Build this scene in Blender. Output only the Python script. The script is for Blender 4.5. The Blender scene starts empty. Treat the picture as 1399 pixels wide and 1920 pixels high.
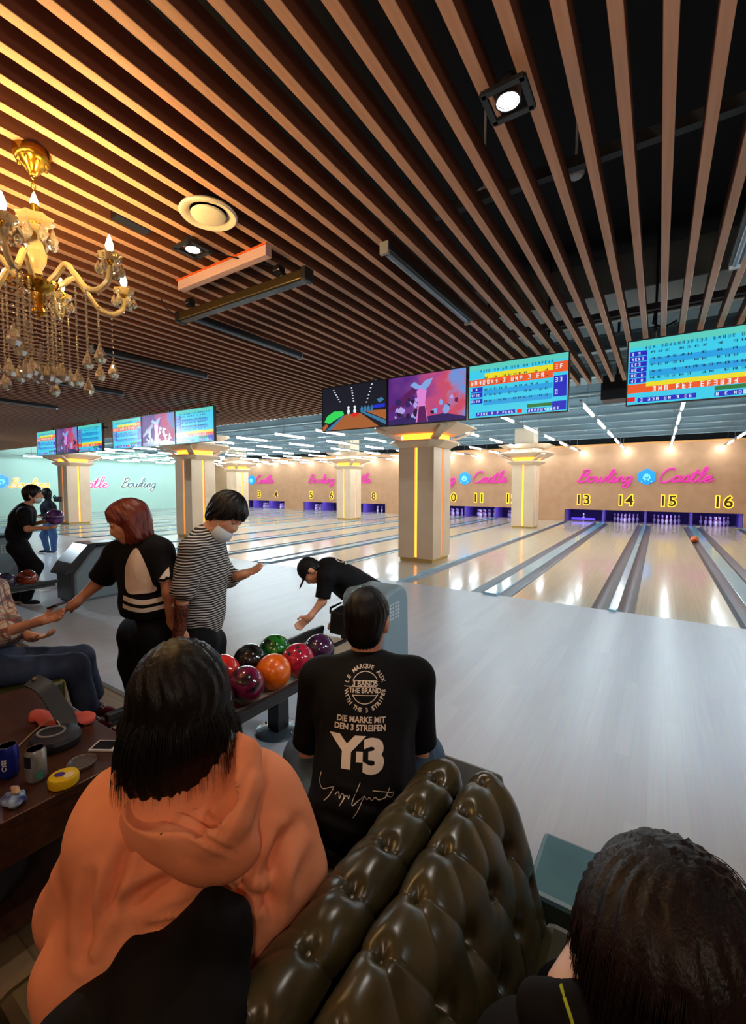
import bpy, bmesh, math, random
import numpy as np
from mathutils import Vector, Matrix, noise
from mathutils.bvhtree import BVHTree

random.seed(7)
C = bpy.context.scene.collection
SC = bpy.context.scene
PI = math.pi

# ------------------------------------------------------------------ camera
EYE = 1.6346                         # eye height in metres
YAW, PITCH, ROLL = 0.5762, 0.0593, 0.0016
FPX = 824.37                         # focal length in pixels of the 1399x1920 frame


def cam_axes():
    cy, sy = math.cos(YAW), math.sin(YAW)
    fwd = Vector((-sy, cy, 0)); right = Vector((cy, sy, 0)); up = Vector((0, 0, 1))
    cp, sp = math.cos(PITCH), math.sin(PITCH)
    f2 = fwd * cp - up * sp; u2 = up * cp + fwd * sp
    cr, sr = math.cos(ROLL), math.sin(ROLL)
    return right * cr + u2 * sr, u2 * cr - right * sr, f2


AR, AU, AF = cam_axes()


def at(px, py, d):                   # the world point seen at a pixel of the photograph, d metres deep
    return Vector((0, 0, EYE)) + (AF + AR * ((px - 699.5) / FPX) - AU * ((py - 960) / FPX)) * d


cam_d = bpy.data.cameras.new('camera')
cam_d.sensor_fit = 'VERTICAL'; cam_d.sensor_height = 24.0; cam_d.lens = FPX / 1920 * 24.0
cam_d.clip_start = 0.02; cam_d.clip_end = 200
cam = bpy.data.objects.new('camera', cam_d); C.objects.link(cam)
cam.matrix_world = Matrix(((AR.x, AU.x, -AF.x, 0), (AR.y, AU.y, -AF.y, 0), (AR.z, AU.z, -AF.z, EYE), (0, 0, 0, 1)))
SC.camera = cam

# ------------------------------------------------------------------ world, exposure, lights
w = bpy.data.worlds.new('world'); SC.world = w; w.use_nodes = True
w.node_tree.nodes['Background'].inputs[0].default_value = (0.5, 0.62, 0.75, 1)
w.node_tree.nodes['Background'].inputs[1].default_value = 0.012
SC.view_settings.view_transform = 'Standard'; SC.view_settings.look = 'None'
SC.view_settings.exposure = 0.0; SC.view_settings.gamma = 1.0
SC.view_settings.use_curve_mapping = False
SC.cycles.max_bounces = 7; SC.cycles.diffuse_bounces = 4; SC.cycles.glossy_bounces = 3
SC.cycles.transmission_bounces = 5; SC.cycles.transparent_max_bounces = 8
SC.cycles.caustics_reflective = False; SC.cycles.caustics_refractive = False
SC.cycles.sample_clamp_indirect = 4.0
SC.cycles.use_denoising = True

TUBE_GLOW = 75.0                     # the LED tubes over the lanes
TV_GLOW = 1.0                       # scoring screens
AMBER_GLOW = 2.6                     # amber light grooves of the columns


def lamp(kind, loc, power, color, size=0.1, rot=(0, 0, 0), spot=None, size_y=None):
    d = bpy.data.lights.new(kind.lower() + '_light', kind); d.energy = power; d.color = color
    if kind == 'AREA':
        d.size = size
        if size_y: d.shape = 'RECTANGLE'; d.size_y = size_y
    else:
        d.shadow_soft_size = size
    if kind == 'SPOT': d.spot_size = spot; d.spot_blend = 0.6
    o = bpy.data.objects.new(kind.lower() + '_lamp', d); C.objects.link(o)
    o.location = loc; o.rotation_euler = rot
    return o


# added area washes behind the camera, no fittings there, brightening the slats from below
lamp('AREA', (-8.0, -2.2, 2.2), 300, (1.0, 0.78, 0.60), 20.0, (math.radians(160), 0, 0), size_y=.5)
lamp('AREA', (1.6, -0.4, 2.0), 20, (1.0, 0.80, 0.64), 1.2, (math.radians(180), 0, 0), size_y=1.2)

lamp('POINT', (.75, -1.0, 2.35), 34, (1.0, .80, .60), .10)      # added warm fill behind the camera, lifting the seated people
lamp('POINT', (-1.6, -.9, 2.45), 16, (1.0, .74, .48), .10)

def aim(o, target):
    o.rotation_euler = (Vector(target) - o.location).to_track_quat('-Z', 'Y').to_euler(); return o


# added cool spots out of view, without fittings, brightening the approach and the columns
for lx, ly, tx, ty, pw in ((2.2, 3.2, -3.0, 5.8, 300), (3.6, 4.6, -2.0, 6.2, 170), (2.4, 1.4, -.6, 3.6, 40), (3.8, 6.0, -4.2, 8.0, 260), (-13.0, 2.4, -8.0, 5.0, 480), (-17.0, 2.2, -16.0, 8.8, 620)):
    aim(lamp('SPOT', (lx, ly, 3.12), pw, (.70, .88, 1.0), .06, spot=1.7), (tx, ty, 1.4 if ty > 8 else 0))


# ------------------------------------------------------------------ materials
MATS = {}


def mat(name, col, rough=0.6, metal=0.0, emit=None, strength=0.0, spec=0.5, bump=None, vary=None,
        coat=0.0, trans=0.0, sheen=0.0, ior=1.45):
    if name in MATS: return MATS[name]
    m = bpy.data.materials.new(name); m.use_nodes = True
    nt = m.node_tree; b = nt.nodes['Principled BSDF']
    b.inputs['Base Color'].default_value = (*col, 1)
    b.inputs['Roughness'].default_value = rough; b.inputs['Metallic'].default_value = metal
    b.inputs['Specular IOR Level'].default_value = spec; b.inputs['IOR'].default_value = ior
    b.inputs['Coat Weight'].default_value = coat; b.inputs['Coat Roughness'].default_value = 0.08
    b.inputs['Transmission Weight'].default_value = trans
    b.inputs['Sheen Weight'].default_value = sheen
    if emit:
        b.inputs['Emission Color'].default_value = (*emit, 1); b.inputs['Emission Strength'].default_value = strength
    tc = None
    if vary or bump:
        tc = nt.nodes.new('ShaderNodeTexCoord')
    if vary:                          # (scale xyz, second colour, detail)
        mp = nt.nodes.new('ShaderNodeMapping'); mp.inputs['Scale'].default_value = vary[0]
        nz = nt.nodes.new('ShaderNodeTexNoise'); nz.inputs['Scale'].default_value = 1.0; nz.inputs['Detail'].default_value = vary[2]
        rp = nt.nodes.new('ShaderNodeValToRGB')
        rp.color_ramp.elements[0].position = 0.35; rp.color_ramp.elements[1].position = 0.65
        rp.color_ramp.elements[0].color = (*col, 1); rp.color_ramp.elements[1].color = (*vary[1], 1)
        nt.links.new(tc.outputs['Object'], mp.inputs['Vector']); nt.links.new(mp.outputs[0], nz.inputs['Vector'])
        nt.links.new(nz.outputs['Fac'], rp.inputs['Fac']); nt.links.new(rp.outputs[0], b.inputs['Base Color'])
    if bump:                          # (scale xyz, strength, distance)
        mp = nt.nodes.new('ShaderNodeMapping'); mp.inputs['Scale'].default_value = bump[0]
        nz = nt.nodes.new('ShaderNodeTexNoise'); nz.inputs['Scale'].default_value = 1.0; nz.inputs['Detail'].default_value = 4
        bp = nt.nodes.new('ShaderNodeBump'); bp.inputs['Strength'].default_value = bump[1]; bp.inputs['Distance'].default_value = bump[2]
        nt.links.new(tc.outputs['Object'], mp.inputs['Vector']); nt.links.new(mp.outputs[0], nz.inputs['Vector'])
        nt.links.new(nz.outputs['Fac'], bp.inputs['Height']); nt.links.new(bp.outputs[0], b.inputs['Normal'])
    MATS[name] = m
    return m


def srgb(r, g, b):
    f = lambda c: (c / 255 / 12.92) if c / 255 <= 0.04045 else ((c / 255 + 0.055) / 1.055) ** 2.4
    return (f(r), f(g), f(b))


def plank_mat(name, ca, cb, rough, board, length, gap=0.02, along='Y', coat=0.0, spec=0.5, seam=0.75):
    """boards laid along Y (or X): brick texture turned so its rows run along the boards"""
    m = bpy.data.materials.new(name); m.use_nodes = True; nt = m.node_tree; b = nt.nodes['Principled BSDF']
    g = nt.nodes.new('ShaderNodeNewGeometry'); sp = nt.nodes.new('ShaderNodeSeparateXYZ'); cb_ = nt.nodes.new('ShaderNodeCombineXYZ')
    nt.links.new(g.outputs['Position'], sp.inputs[0])
    if along == 'Y':
        nt.links.new(sp.outputs[1], cb_.inputs[0]); nt.links.new(sp.outputs[0], cb_.inputs[1])
    else:
        nt.links.new(sp.outputs[0], cb_.inputs[0]); nt.links.new(sp.outputs[1], cb_.inputs[1])
    br = nt.nodes.new('ShaderNodeTexBrick'); br.inputs['Scale'].default_value = 1.0
    br.inputs['Brick Width'].default_value = length; br.inputs['Row Height'].default_value = board
    br.inputs['Mortar Size'].default_value = gap * board; br.inputs['Mortar Smooth'].default_value = 0.1
    br.inputs['Color1'].default_value = (*ca, 1); br.inputs['Color2'].default_value = (*cb, 1)
    br.inputs['Mortar'].default_value = (ca[0] * seam, ca[1] * seam, ca[2] * seam, 1)
    nt.links.new(cb_.outputs[0], br.inputs['Vector'])
    nz = nt.nodes.new('ShaderNodeTexNoise'); nz.inputs['Scale'].default_value = 1.0; nz.inputs['Detail'].default_value = 5
    mp = nt.nodes.new('ShaderNodeMapping'); mp.inputs['Scale'].default_value = (2.5, 60, 1)
    nt.links.new(cb_.outputs[0], mp.inputs['Vector']); nt.links.new(mp.outputs[0], nz.inputs['Vector'])
    mx = nt.nodes.new('ShaderNodeMix'); mx.data_type = 'RGBA'; mx.blend_type = 'MULTIPLY'; mx.inputs[0].default_value = 0.22
    nt.links.new(br.outputs['Color'], mx.inputs[6]); nt.links.new(nz.outputs['Color'], mx.inputs[7])
    nt.links.new(mx.outputs[2], b.inputs['Base Color'])
    b.inputs['Roughness'].default_value = rough; b.inputs['Coat Weight'].default_value = coat; b.inputs['Coat Roughness'].default_value = 0.06
    b.inputs['Specular IOR Level'].default_value = spec
    MATS[name] = m
    return m


# ------------------------------------------------------------------ objects
def setp(o, label=None, cat=None, group=None, kind=None):
    if label: o['label'] = label
    if cat: o['category'] = cat
    if group: o['group'] = group
    if kind: o['kind'] = kind
    return o


def thing(name, label, cat, loc=(0, 0, 0), rotz=0.0, group=None):
    o = bpy.data.objects.new(name, None); C.objects.link(o); o.empty_display_size = 0.1
    o.location = loc; o.rotation_euler = (0, 0, rotz)
    return setp(o, label, cat, group)


def tree(o):
    out = [o]
    for ch in o.children: out += tree(ch)
    return out


def dup(root, loc=None, label=None, group=None, rotz=None):
    r = root.copy(); C.objects.link(r)
    if loc is not None: r.location = loc
    if rotz is not None: r.rotation_euler = (0, 0, rotz)
    if label: r['label'] = label
    if group: r['group'] = group
    for ch in list(root.children):
        c = ch.copy(); C.objects.link(c); c.parent = r
        for g in list(ch.children):
            d = g.copy(); C.objects.link(d); d.parent = c
    return r


class MB:
    """collects vertices and faces with a material index and links them as ONE mesh"""
    def __init__(s): s.v = []; s.f = []; s.m = []; s.cur = 0

    def add(s, vs, fs):
        n = len(s.v); s.v += [tuple(x) for x in vs]; s.f += [tuple(i + n for i in f) for f in fs]; s.m += [s.cur] * len(fs)
        return s

    def box(s, x0, x1, y0, y1, z0, z1):
        vs = [(x, y, z) for z in (z0, z1) for y in (y0, y1) for x in (x0, x1)]
        return s.add(vs, [(0, 2, 3, 1), (4, 5, 7, 6), (0, 1, 5, 4), (2, 6, 7, 3), (0, 4, 6, 2), (1, 3, 7, 5)])

    def bar(s, a, b, wx, wz, up=(0, 0, 1)):
        a = Vector(a); b = Vector(b); d = (b - a).normalized(); u = Vector(up)
        if abs(d.dot(u)) > 0.98: u = Vector((1, 0, 0))
        r = d.cross(u).normalized(); u = r.cross(d)
        vs = [p + r * sx * wx / 2 + u * sz * wz / 2 for p in (a, b) for sx, sz in ((-1, -1), (1, -1), (1, 1), (-1, 1))]
        return s.add(vs, [(0, 3, 2, 1), (4, 5, 6, 7), (0, 1, 5, 4), (1, 2, 6, 5), (2, 3, 7, 6), (3, 0, 4, 7)])

    def tube(s, pts, rad, n=8, cap=True, closed=False):
        pts = [Vector(p) for p in pts]; k = len(pts)
        rad = rad if isinstance(rad, (list, tuple)) else [rad] * k
        vs = []; prev = None
        for i, p in enumerate(pts):
            if closed: d = pts[(i + 1) % k] - pts[i - 1]
            else: d = pts[min(i + 1, k - 1)] - pts[max(i - 1, 0)]
            d = d.normalized() if d.length > 1e-9 else Vector((0, 0, 1))
            if prev is None:
                u = Vector((0, 0, 1)) if abs(d.z) < 0.9 else Vector((1, 0, 0)); u = (u - d * u.dot(d)).normalized()
            else:
                u = prev - d * prev.dot(d); u = u.normalized() if u.length > 1e-6 else d.orthogonal().normalized()
            prev = u; r = d.cross(u)
            vs += [p + (u * math.cos(2 * PI * j / n) + r * math.sin(2 * PI * j / n)) * rad[i] for j in range(n)]
        fs = []
        for i in range(k if closed else k - 1):
            i2 = (i + 1) % k
            fs += [(i * n + j, i * n + (j + 1) % n, i2 * n + (j + 1) % n, i2 * n + j) for j in range(n)]
        if cap and not closed: fs += [tuple(range(n - 1, -1, -1)), tuple(range((k - 1) * n, k * n))]
        return s.add(vs, fs)

    def lathe(s, prof, c=(0, 0, 0), n=20, axis=None, sx=1, sy=1):
        c = Vector(c); vs = []
        if axis is None: X, Y, Z = Vector((1, 0, 0)), Vector((0, 1, 0)), Vector((0, 0, 1))
        else:
            Z = Vector(axis).normalized(); X = Z.orthogonal().normalized(); Y = Z.cross(X)
        for r, z in prof:
            vs += [c + X * (r * math.cos(2 * PI * j / n) * sx) + Y * (r * math.sin(2 * PI * j / n) * sy) + Z * z for j in range(n)]
        k = len(prof)
        fs = [(i * n + j, i * n + (j + 1) % n, (i + 1) * n + (j + 1) % n, (i + 1) * n + j) for i in range(k - 1) for j in range(n)]
        if prof[0][0] > 1e-5: fs.append(tuple(range(n - 1, -1, -1)))
        if prof[-1][0] > 1e-5: fs.append(tuple(range((k - 1) * n, k * n)))
        return s.add(vs, fs)

    def sphere(s, c, r, n=16, sc=(1, 1, 1)):
        m = max(4, n // 2)
        prof = [(max(math.sin(PI * i / m), 1e-6), -math.cos(PI * i / m)) for i in range(m + 1)]
        c = Vector(c); vs = [c + Vector((a * math.cos(2 * PI * j / n) * sc[0], a * math.sin(2 * PI * j / n) * sc[1], z * sc[2])) * r for a, z in prof for j in range(n)]
        return s.add(vs, [(i * n + j, i * n + (j + 1) % n, (i + 1) * n + (j + 1) % n, (i + 1) * n + j) for i in range(m) for j in range(n)])

    def quad(s, a, b, c, d): return s.add([a, b, c, d], [(0, 1, 2, 3)])

    def build(s, name, mats, parent=None, smooth=False, bevel=0.0, angle=40):
        me = bpy.data.meshes.new(name); me.from_pydata(s.v, [], s.f)
        ms = mats if isinstance(mats, (list, tuple)) else [mats]
        for m in ms: me.materials.append(m)
        if len(ms) > 1: me.polygons.foreach_set('material_index', s.m)
        o = bpy.data.objects.new(name, me); C.objects.link(o); o.parent = parent
        if smooth:
            me.polygons.foreach_set('use_smooth', [True] * len(me.polygons))
            try: me.set_sharp_from_angle(angle=math.radians(angle))
            except Exception: pass
        if bevel:
            b = o.modifiers.new('bevel', 'BEVEL'); b.width = bevel; b.segments = 2; b.limit_method = 'ANGLE'
        me.update()
        return o


def spline(pts, n=8, closed=False):  # Catmull-Rom through the points
    P = [Vector(p) for p in pts]; out = []; k = len(P)
    for i in range(k if closed else k - 1):
        if closed: a, b, c, d = P[i - 1], P[i], P[(i + 1) % k], P[(i + 2) % k]
        else: a, b, c, d = P[max(i - 1, 0)], P[i], P[i + 1], P[min(i + 2, k - 1)]
        for j in range(n):
            t = j / n
            out.append(0.5 * ((2 * b) + (c - a) * t + (2 * a - 5 * b + 4 * c - d) * t * t + (3 * b - a - 3 * c + d) * t ** 3))
    if not closed: out.append(P[-1])
    return out


# ------------------------------------------------------------------ smooth bodies: distance fields turned into one mesh
RS = 1.0                             # build scale of the figure in hand


def cone(a, b, ra, rb): return ('c', np.array(a, float), np.array(b, float), ra * RS, rb * RS)


def ell(c, r, axes=None):
    A = np.eye(3) if axes is None else np.array([list(x) for x in axes], float)
    return ('e', np.array(c, float), np.array(r, float) * RS, A)


def sd(p, P):
    if p[0] == 'c':
        _, a, b, ra, rb = p; ab = b - a; L2 = float(ab @ ab) + 1e-12
        t = np.clip(((P - a) @ ab) / L2, 0, 1)
        return np.linalg.norm(P - a - t[:, None] * ab, axis=1) - (ra + (rb - ra) * t)
    if p[0] == 'e':
        _, c, r, A = p; q = (P - c) @ A.T
        k0 = np.linalg.norm(q / r, axis=1); k1 = np.linalg.norm(q / (r * r), axis=1) + 1e-9
        d = k0 * (k0 - 1.0) / k1
        return np.where(k0 < 0.2, -min(r), d)
    if p[0] == 'g':                    # group: (prims, k)
        return smin([sd(x, P) for x in p[1]], p[2])
    if p[0] == 'x':                    # cut the second away from the first
        a = sd(p[1], P); b = sd(p[2], P); k = p[3]
        h = np.clip(0.5 - 0.5 * (a + b) / k, 0, 1)
        return a * (1 - h) - b * h + k * h * (1 - h)
    if p[0] == 'h':                    # half space, keeps n.x < d
        return P @ p[1] - p[2]
    if p[0] == 'i':
        return np.maximum(sd(p[1], P), sd(p[2], P))
    if p[0] == 'f':                    # displaced by a function
        return sd(p[1], P) + p[2](P)


def smin(ds, k):
    D = np.stack(ds); m = D.min(0)
    return m - k * np.log(np.exp(-np.clip((D - m) / k, 0, 40)).sum(0))


def half(n, d): return ('h', np.array(n, float), d)


def bounds(p):
    if p[0] == 'c':
        r = max(p[3], p[4]); return np.minimum(p[1], p[2]) - r, np.maximum(p[1], p[2]) + r
    if p[0] == 'e':
        r = p[2].max(); return p[1] - r, p[1] + r
    if p[0] == 'g':
        B = [bounds(x) for x in p[1]]; return np.min([b[0] for b in B], 0), np.max([b[1] for b in B], 0)
    return bounds(p[1])


def skin_mesh(prim, h, disp=None):
    """naive surface nets over the distance field -> (verts, quads)"""
    lo, hi = bounds(prim); lo = lo - 3 * h - 0.02; hi = hi + 3 * h + 0.02
    B = 8; nb = np.ceil((hi - lo) / (h * B)).astype(int)
    bi = np.stack(np.meshgrid(*[np.arange(n) for n in nb], indexing='ij'), -1).reshape(-1, 3)
    ctr = lo + (bi + 0.5) * B * h
    d = sd(prim, ctr); keep = bi[np.abs(d) < B * h * 0.87 * 1.5 + 0.02]
    N = nb * B + 1
    val = {}
    loc = np.stack(np.meshgrid(*[np.arange(B + 1)] * 3, indexing='ij'), -1).reshape(-1, 3)
    F = np.full(tuple(N), np.nan, np.float32)
    for s0 in range(0, len(keep), 400):
        kk = keep[s0:s0 + 400]
        idx = (kk[:, None, :] * B + loc[None]).reshape(-1, 3)
        v = sd(prim, lo + idx * h)
        F[idx[:, 0], idx[:, 1], idx[:, 2]] = v
    # cells
    c = [F[i:N[0] - 1 + i, j:N[1] - 1 + j, k:N[2] - 1 + k] for i in (0, 1) for j in (0, 1) for k in (0, 1)]
    mn = np.minimum.reduce(c); mx = np.maximum.reduce(c)
    cells = np.argwhere((mn < 0) & (mx >= 0))
    off = [(i, j, k) for i in (0, 1) for j in (0, 1) for k in (0, 1)]
    cv = np.stack([F[cells[:, 0] + o[0], cells[:, 1] + o[1], cells[:, 2] + o[2]] for o in off], 1)
    acc = np.zeros((len(cells), 3)); cnt = np.zeros(len(cells))
    for a in range(8):
        for b in range(a + 1, 8):
            oa, ob = np.array(off[a]), np.array(off[b])
            if np.abs(oa - ob).sum() != 1: continue
            va, vb = cv[:, a], cv[:, b]; s = (va < 0) != (vb < 0)
            t = np.where(s, va / np.where(s, va - vb, 1), 0)
            acc += np.where(s[:, None], oa + t[:, None] * (ob - oa), 0); cnt += s
    V = lo + (cells + acc / np.maximum(cnt, 1)[:, None]) * h
    ids = -np.ones(tuple(N), np.int64); ids[cells[:, 0], cells[:, 1], cells[:, 2]] = np.arange(len(cells))
    quads = []
    for ax in range(3):
        sl0 = [slice(1, N[i] - 1) for i in range(3)]; sl1 = list(sl0)
        sl0[ax] = slice(0, N[ax] - 1); sl1[ax] = slice(1, N[ax])
        A = F[tuple(sl0)]; Bv = F[tuple(sl1)]
        e = np.argwhere(((A < 0) != (Bv < 0)) & ~np.isnan(A) & ~np.isnan(Bv))
        base = e + np.array([0 if i == ax else 1 for i in range(3)])
        flip = A[e[:, 0], e[:, 1], e[:, 2]] < 0
        o1, o2 = [(1, 2), (2, 0), (0, 1)][ax]
        u = np.zeros(3, int); u[o1] = 1; vv = np.zeros(3, int); vv[o2] = 1
        q = np.stack([ids[tuple((base - u - vv).T)], ids[tuple((base - vv).T)], ids[tuple(base.T)], ids[tuple((base - u).T)]], 1)
        ok = (q >= 0).all(1); q = q[ok]; flip = flip[ok]
        q[~flip] = q[~flip][:, ::-1]
        quads.append(q)
    Q = np.concatenate(quads)
    eps = h * 0.4
    for _ in range(2):                 # pull the vertices onto the surface
        g = np.stack([sd(prim, V + np.eye(3)[i] * eps) - sd(prim, V - np.eye(3)[i] * eps) for i in range(3)], 1) / (2 * eps)
        gl = np.linalg.norm(g, axis=1)[:, None] + 1e-6; dd = sd(prim, V)
        V = V - np.clip(dd[:, None] / gl, -h * .5, h * .5) * g / gl * 0.8
    if disp is not None:
        V = V + (g / gl) * disp(V, g / gl)[:, None]
    return V, Q


def skin_obj(name, prim, h, material, parent=None, disp=None, subdiv=0, pick=None):
    V, Q = skin_mesh(prim, h, disp)
    me = bpy.data.meshes.new(name)
    me.from_pydata(V.tolist(), [], Q.tolist())
    ms = material if isinstance(material, (list, tuple)) else [material]
    for m in ms: me.materials.append(m)
    if pick is not None:               # material by face centre
        cen = V[Q].mean(1); me.polygons.foreach_set('material_index', pick(cen).astype(np.int32))
    me.polygons.foreach_set('use_smooth', [True] * len(me.polygons)); me.update()
    o = bpy.data.objects.new(name, me); C.objects.link(o); o.parent = parent
    return o


def place_in(o, root):                 # keep world shape when the parent has a location
    o.parent = root; o.matrix_parent_inverse = Matrix.Translation(root.location).inverted()
    return o


def wnoise(P, s, seed=0.0):            # cheap smooth noise for cloth
    x, y, z = P[:, 0] * s + seed, P[:, 1] * s + seed * 1.7, P[:, 2] * s - seed
    return (np.sin(x * 1.3 + 1.7 * np.sin(y * .9 + z * .7)) + np.sin(y * 1.6 + 1.3 * np.sin(z * 1.1 - x * .6)) + np.sin(z * 1.2 + 1.5 * np.sin(x * 1.4 + y * .5))) / 3


def text_mesh(body, size, bold=0.0, align='CENTER', shear=0.0, space=1.0):
    cu = bpy.data.curves.new('t', 'FONT'); cu.body = body; cu.size = size; cu.align_x = align; cu.align_y = 'CENTER'
    cu.offset = bold; cu.shear = shear; cu.resolution_u = 3; cu.space_character = space
    o = bpy.data.objects.new('t', cu); C.objects.link(o)
    me = bpy.data.meshes.new_from_object(o.evaluated_get(bpy.context.evaluated_depsgraph_get()))
    vs = [v.co.copy() for v in me.vertices]; fs = [tuple(p.vertices) for p in me.polygons]
    bpy.data.objects.remove(o); bpy.data.curves.remove(cu); bpy.data.meshes.remove(me)
    return vs, fs


def drape(name, vs, fs, origin, ux, uy, target, material, parent, lift=0.0015, cuts=0, maxlen=0.02):
    """lay a flat print (vs in the plane ux, uy at origin) onto the cloth surface behind it"""
    ux = Vector(ux).normalized(); uy = Vector(uy).normalized(); n = ux.cross(uy).normalized()
    bm = bmesh.new(); bv = [bm.verts.new(Vector((v[0], v[1], 0))) for v in vs]
    for f in fs:
        try: bm.faces.new([bv[i] for i in f])
        except ValueError: pass
    for _ in range(cuts):
        long = [e for e in bm.edges if e.calc_length() > maxlen]
        if not long: break
        bmesh.ops.subdivide_edges(bm, edges=long, cuts=1, use_grid_fill=False)
        bmesh.ops.triangulate(bm, faces=[f for f in bm.faces if len(f.verts) > 4])
    bmesh.ops.triangulate(bm, faces=bm.faces)
    tb = BVHTree.FromPolygons([v.co for v in target.data.vertices], [tuple(p.vertices) for p in target.data.polygons])
    o3 = Vector(origin)
    for v in bm.verts:
        p = o3 + ux * v.co.x + uy * v.co.y
        hit, nn, i, d = tb.ray_cast(p + n * 0.25, -n, 0.6)
        v.co = (hit + n * lift) if hit is not None else p
    me = bpy.data.meshes.new(name); bm.to_mesh(me); bm.free(); me.materials.append(material)
    o = bpy.data.objects.new(name, me); C.objects.link(o); o.parent = parent
    return o
# ================================================================== THE ROOM
YF = 6.49                            # foul line
YW = 22.25                           # front of the masking wall
YS = 1.75                            # where the seating floor ends and the approach begins
XL, XR = -29.3, 4.6
ZS = 3.185                           # underside of the slats
NUMW = dict(zip(range(1, 17), 'one two three four five six seven eight nine ten eleven twelve thirteen fourteen fifteen sixteen'.split()))
BAYS = [(-0.46, 13), (-8.66, 9), (-16.86, 5), (-25.06, 1)]      # bay centre, its first lane
LX = [-2.47, -0.78, 0.78, 2.46]      # lane centres inside a bay
LH = 0.527

m_appr = plank_mat('approach_boards', srgb(206, 208, 214), srgb(198, 200, 207), 0.3, 0.09, 1.2, 0.015, coat=0.0, seam=0.9)
m_tan = plank_mat('seating_boards', srgb(168, 140, 104), srgb(150, 124, 92), 0.38, 0.14, 1.3, 0.03, along='X', seam=0.55)
m_lane = plank_mat('lane_boards', srgb(226, 206, 178), srgb(218, 196, 166), 0.16, 0.027, 1.6, 0.02, coat=0.25, seam=0.9)
m_strip = mat('aisle_floor', srgb(205, 188, 165), 0.22, coat=0.3)
m_gut = mat('gutter_grey', srgb(98, 100, 108), 0.3, 0.3)
m_cap = mat('track_cap_blue', srgb(150, 205, 225), 0.15, coat=0.5)
m_walltan = mat('tan_wall', srgb(196, 148, 112), 0.7, vary=((3, 3, 3), srgb(188, 140, 104), 3))
m_mint = mat('mint_wall', srgb(176, 214, 204), 0.7)
m_dark = mat('dark_paint', srgb(26, 28, 32), 0.7)
m_soff = mat('dark_soffit', srgb(74, 90, 98), 0.8)
m_beam = mat('grey_steel', srgb(124, 146, 156), 0.6)
m_black = mat('black_plastic', (0.012, 0.012, 0.014), 0.4)
m_bgloss = mat('black_gloss', (0.01, 0.01, 0.012), 0.18)
m_white = mat('white_paint', srgb(225, 225, 225), 0.5)
m_chrome = mat('chrome', (0.75, 0.75, 0.76), 0.18, 1.0)

MB().box(XL, XR, -3.0, YS, -0.1, 0.0).build('floor', m_tan)['kind'] = 'structure'
o = MB().box(XL, XR, YS, YF, -0.1, 0.0).build('floor_approach', m_appr); o['kind'] = 'structure'
MB().box(XL, XR, YF, YW + 2.0, -0.2, -0.1).build('floor_below_lanes', m_dark)['kind'] = 'structure'
mb = MB(); mb.box(XL, XR, YS - 0.02, YS + 0.02, 0.0, 0.004); o = mb.build('trim_floor_seam', mat('seam_strip', srgb(120, 110, 98), 0.4, 0.4)); o['kind'] = 'structure'

# walls
mb = MB(); mb.box(XL - 0.2, XL, -3, YW + 2, -0.1, 4.5); mb.build('wall_left', m_mint)['kind'] = 'structure'
mb = MB(); mb.box(XR, XR + 0.2, -3, YW + 2, -0.1, 4.5); mb.build('wall_right', m_walltan)['kind'] = 'structure'
mb = MB(); mb.box(XL, XR, -3.2, -3, -0.1, 4.5); mb.build('wall_back', mat('brown_wall', srgb(70, 50, 40), 0.8))['kind'] = 'structure'
mb = MB()
mb.box(XL, XR, YW, YW + 0.12, 0.565, 3.45)
xs = [XL] + sum([[c - 3.24, c + 3.27] for c, _ in reversed(BAYS)], []) + [XR]
for a, b in zip(xs[::2], xs[1::2]): mb.box(a, b, YW, YW + 0.12, -0.1, 0.565)
mb.build('wall_far', m_walltan)['kind'] = 'structure'
mb = MB(); mb.box(XL, XR, YW + 1.6, YW + 1.8, -0.1, 4.5); mb.build('wall_machine_room', m_dark)['kind'] = 'structure'
mb = MB(); mb.box(XL, XR, YW - 0.06, YW + 0.12, 3.45, 3.52); mb.build('trim_1', mat('warm_cornice', srgb(214, 150, 84), 0.6))['kind'] = 'structure'

# ceiling slab with its steel
MB().box(XL, XR, 6.2, YW + 2, 4.4, 4.5).build('ceiling', m_soff)['kind'] = 'structure'
MB().box(XL, XR, -3, 6.2, 4.4, 4.5).build('ceiling_over_seating', mat('shaded_soffit', srgb(24, 25, 28), .9))['kind'] = 'structure'  # near ceiling blackened, putting the dimness above the slats into its colour
for i in range(9):
    y = 7.9 + i * 1.75
    mb = MB(); mb.box(XL, XR, y - 0.07, y + 0.07, 3.75, 3.78); mb.box(XL, XR, y - 0.07, y + 0.07, 3.97, 4.0); mb.box(XL, XR, y - 0.012, y + 0.012, 3.78, 3.97)
    for k in range(17): mb.box(XL + 1 + k * 2.05, XL + 1.03 + k * 2.05, y - 0.015, y + 0.015, 4.0, 4.4)
    o = mb.build('steel_beam', m_beam)
    setp(o, 'grey steel beam hung across the dark ceiling over the lanes', 'beam', 'steel beams over the lanes')
for i, (y, z, r) in enumerate([(10.6, 4.05, .22), (15.8, 4.08, .24), (19.6, 4.05, .18)]):
    mb = MB(); mb.tube([(XL, y, z), (XR, y, z)], r, 20)
    for k in range(12): mb.tube([(XL + 1.5 + k * 2.8, y, z), (XL + 1.58 + k * 2.8, y, z)], r + 0.02, 20)
    o = mb.build('air_duct', mat('duct_grey', srgb(128, 148, 156), 0.45, 0.3), smooth=True)
    setp(o, ['round grey air duct nearest the screens above the lanes', 'thickest round grey air duct above the middle of the lanes',
             'thin round grey air duct above the lanes near the far wall'][i], 'duct')
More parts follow.
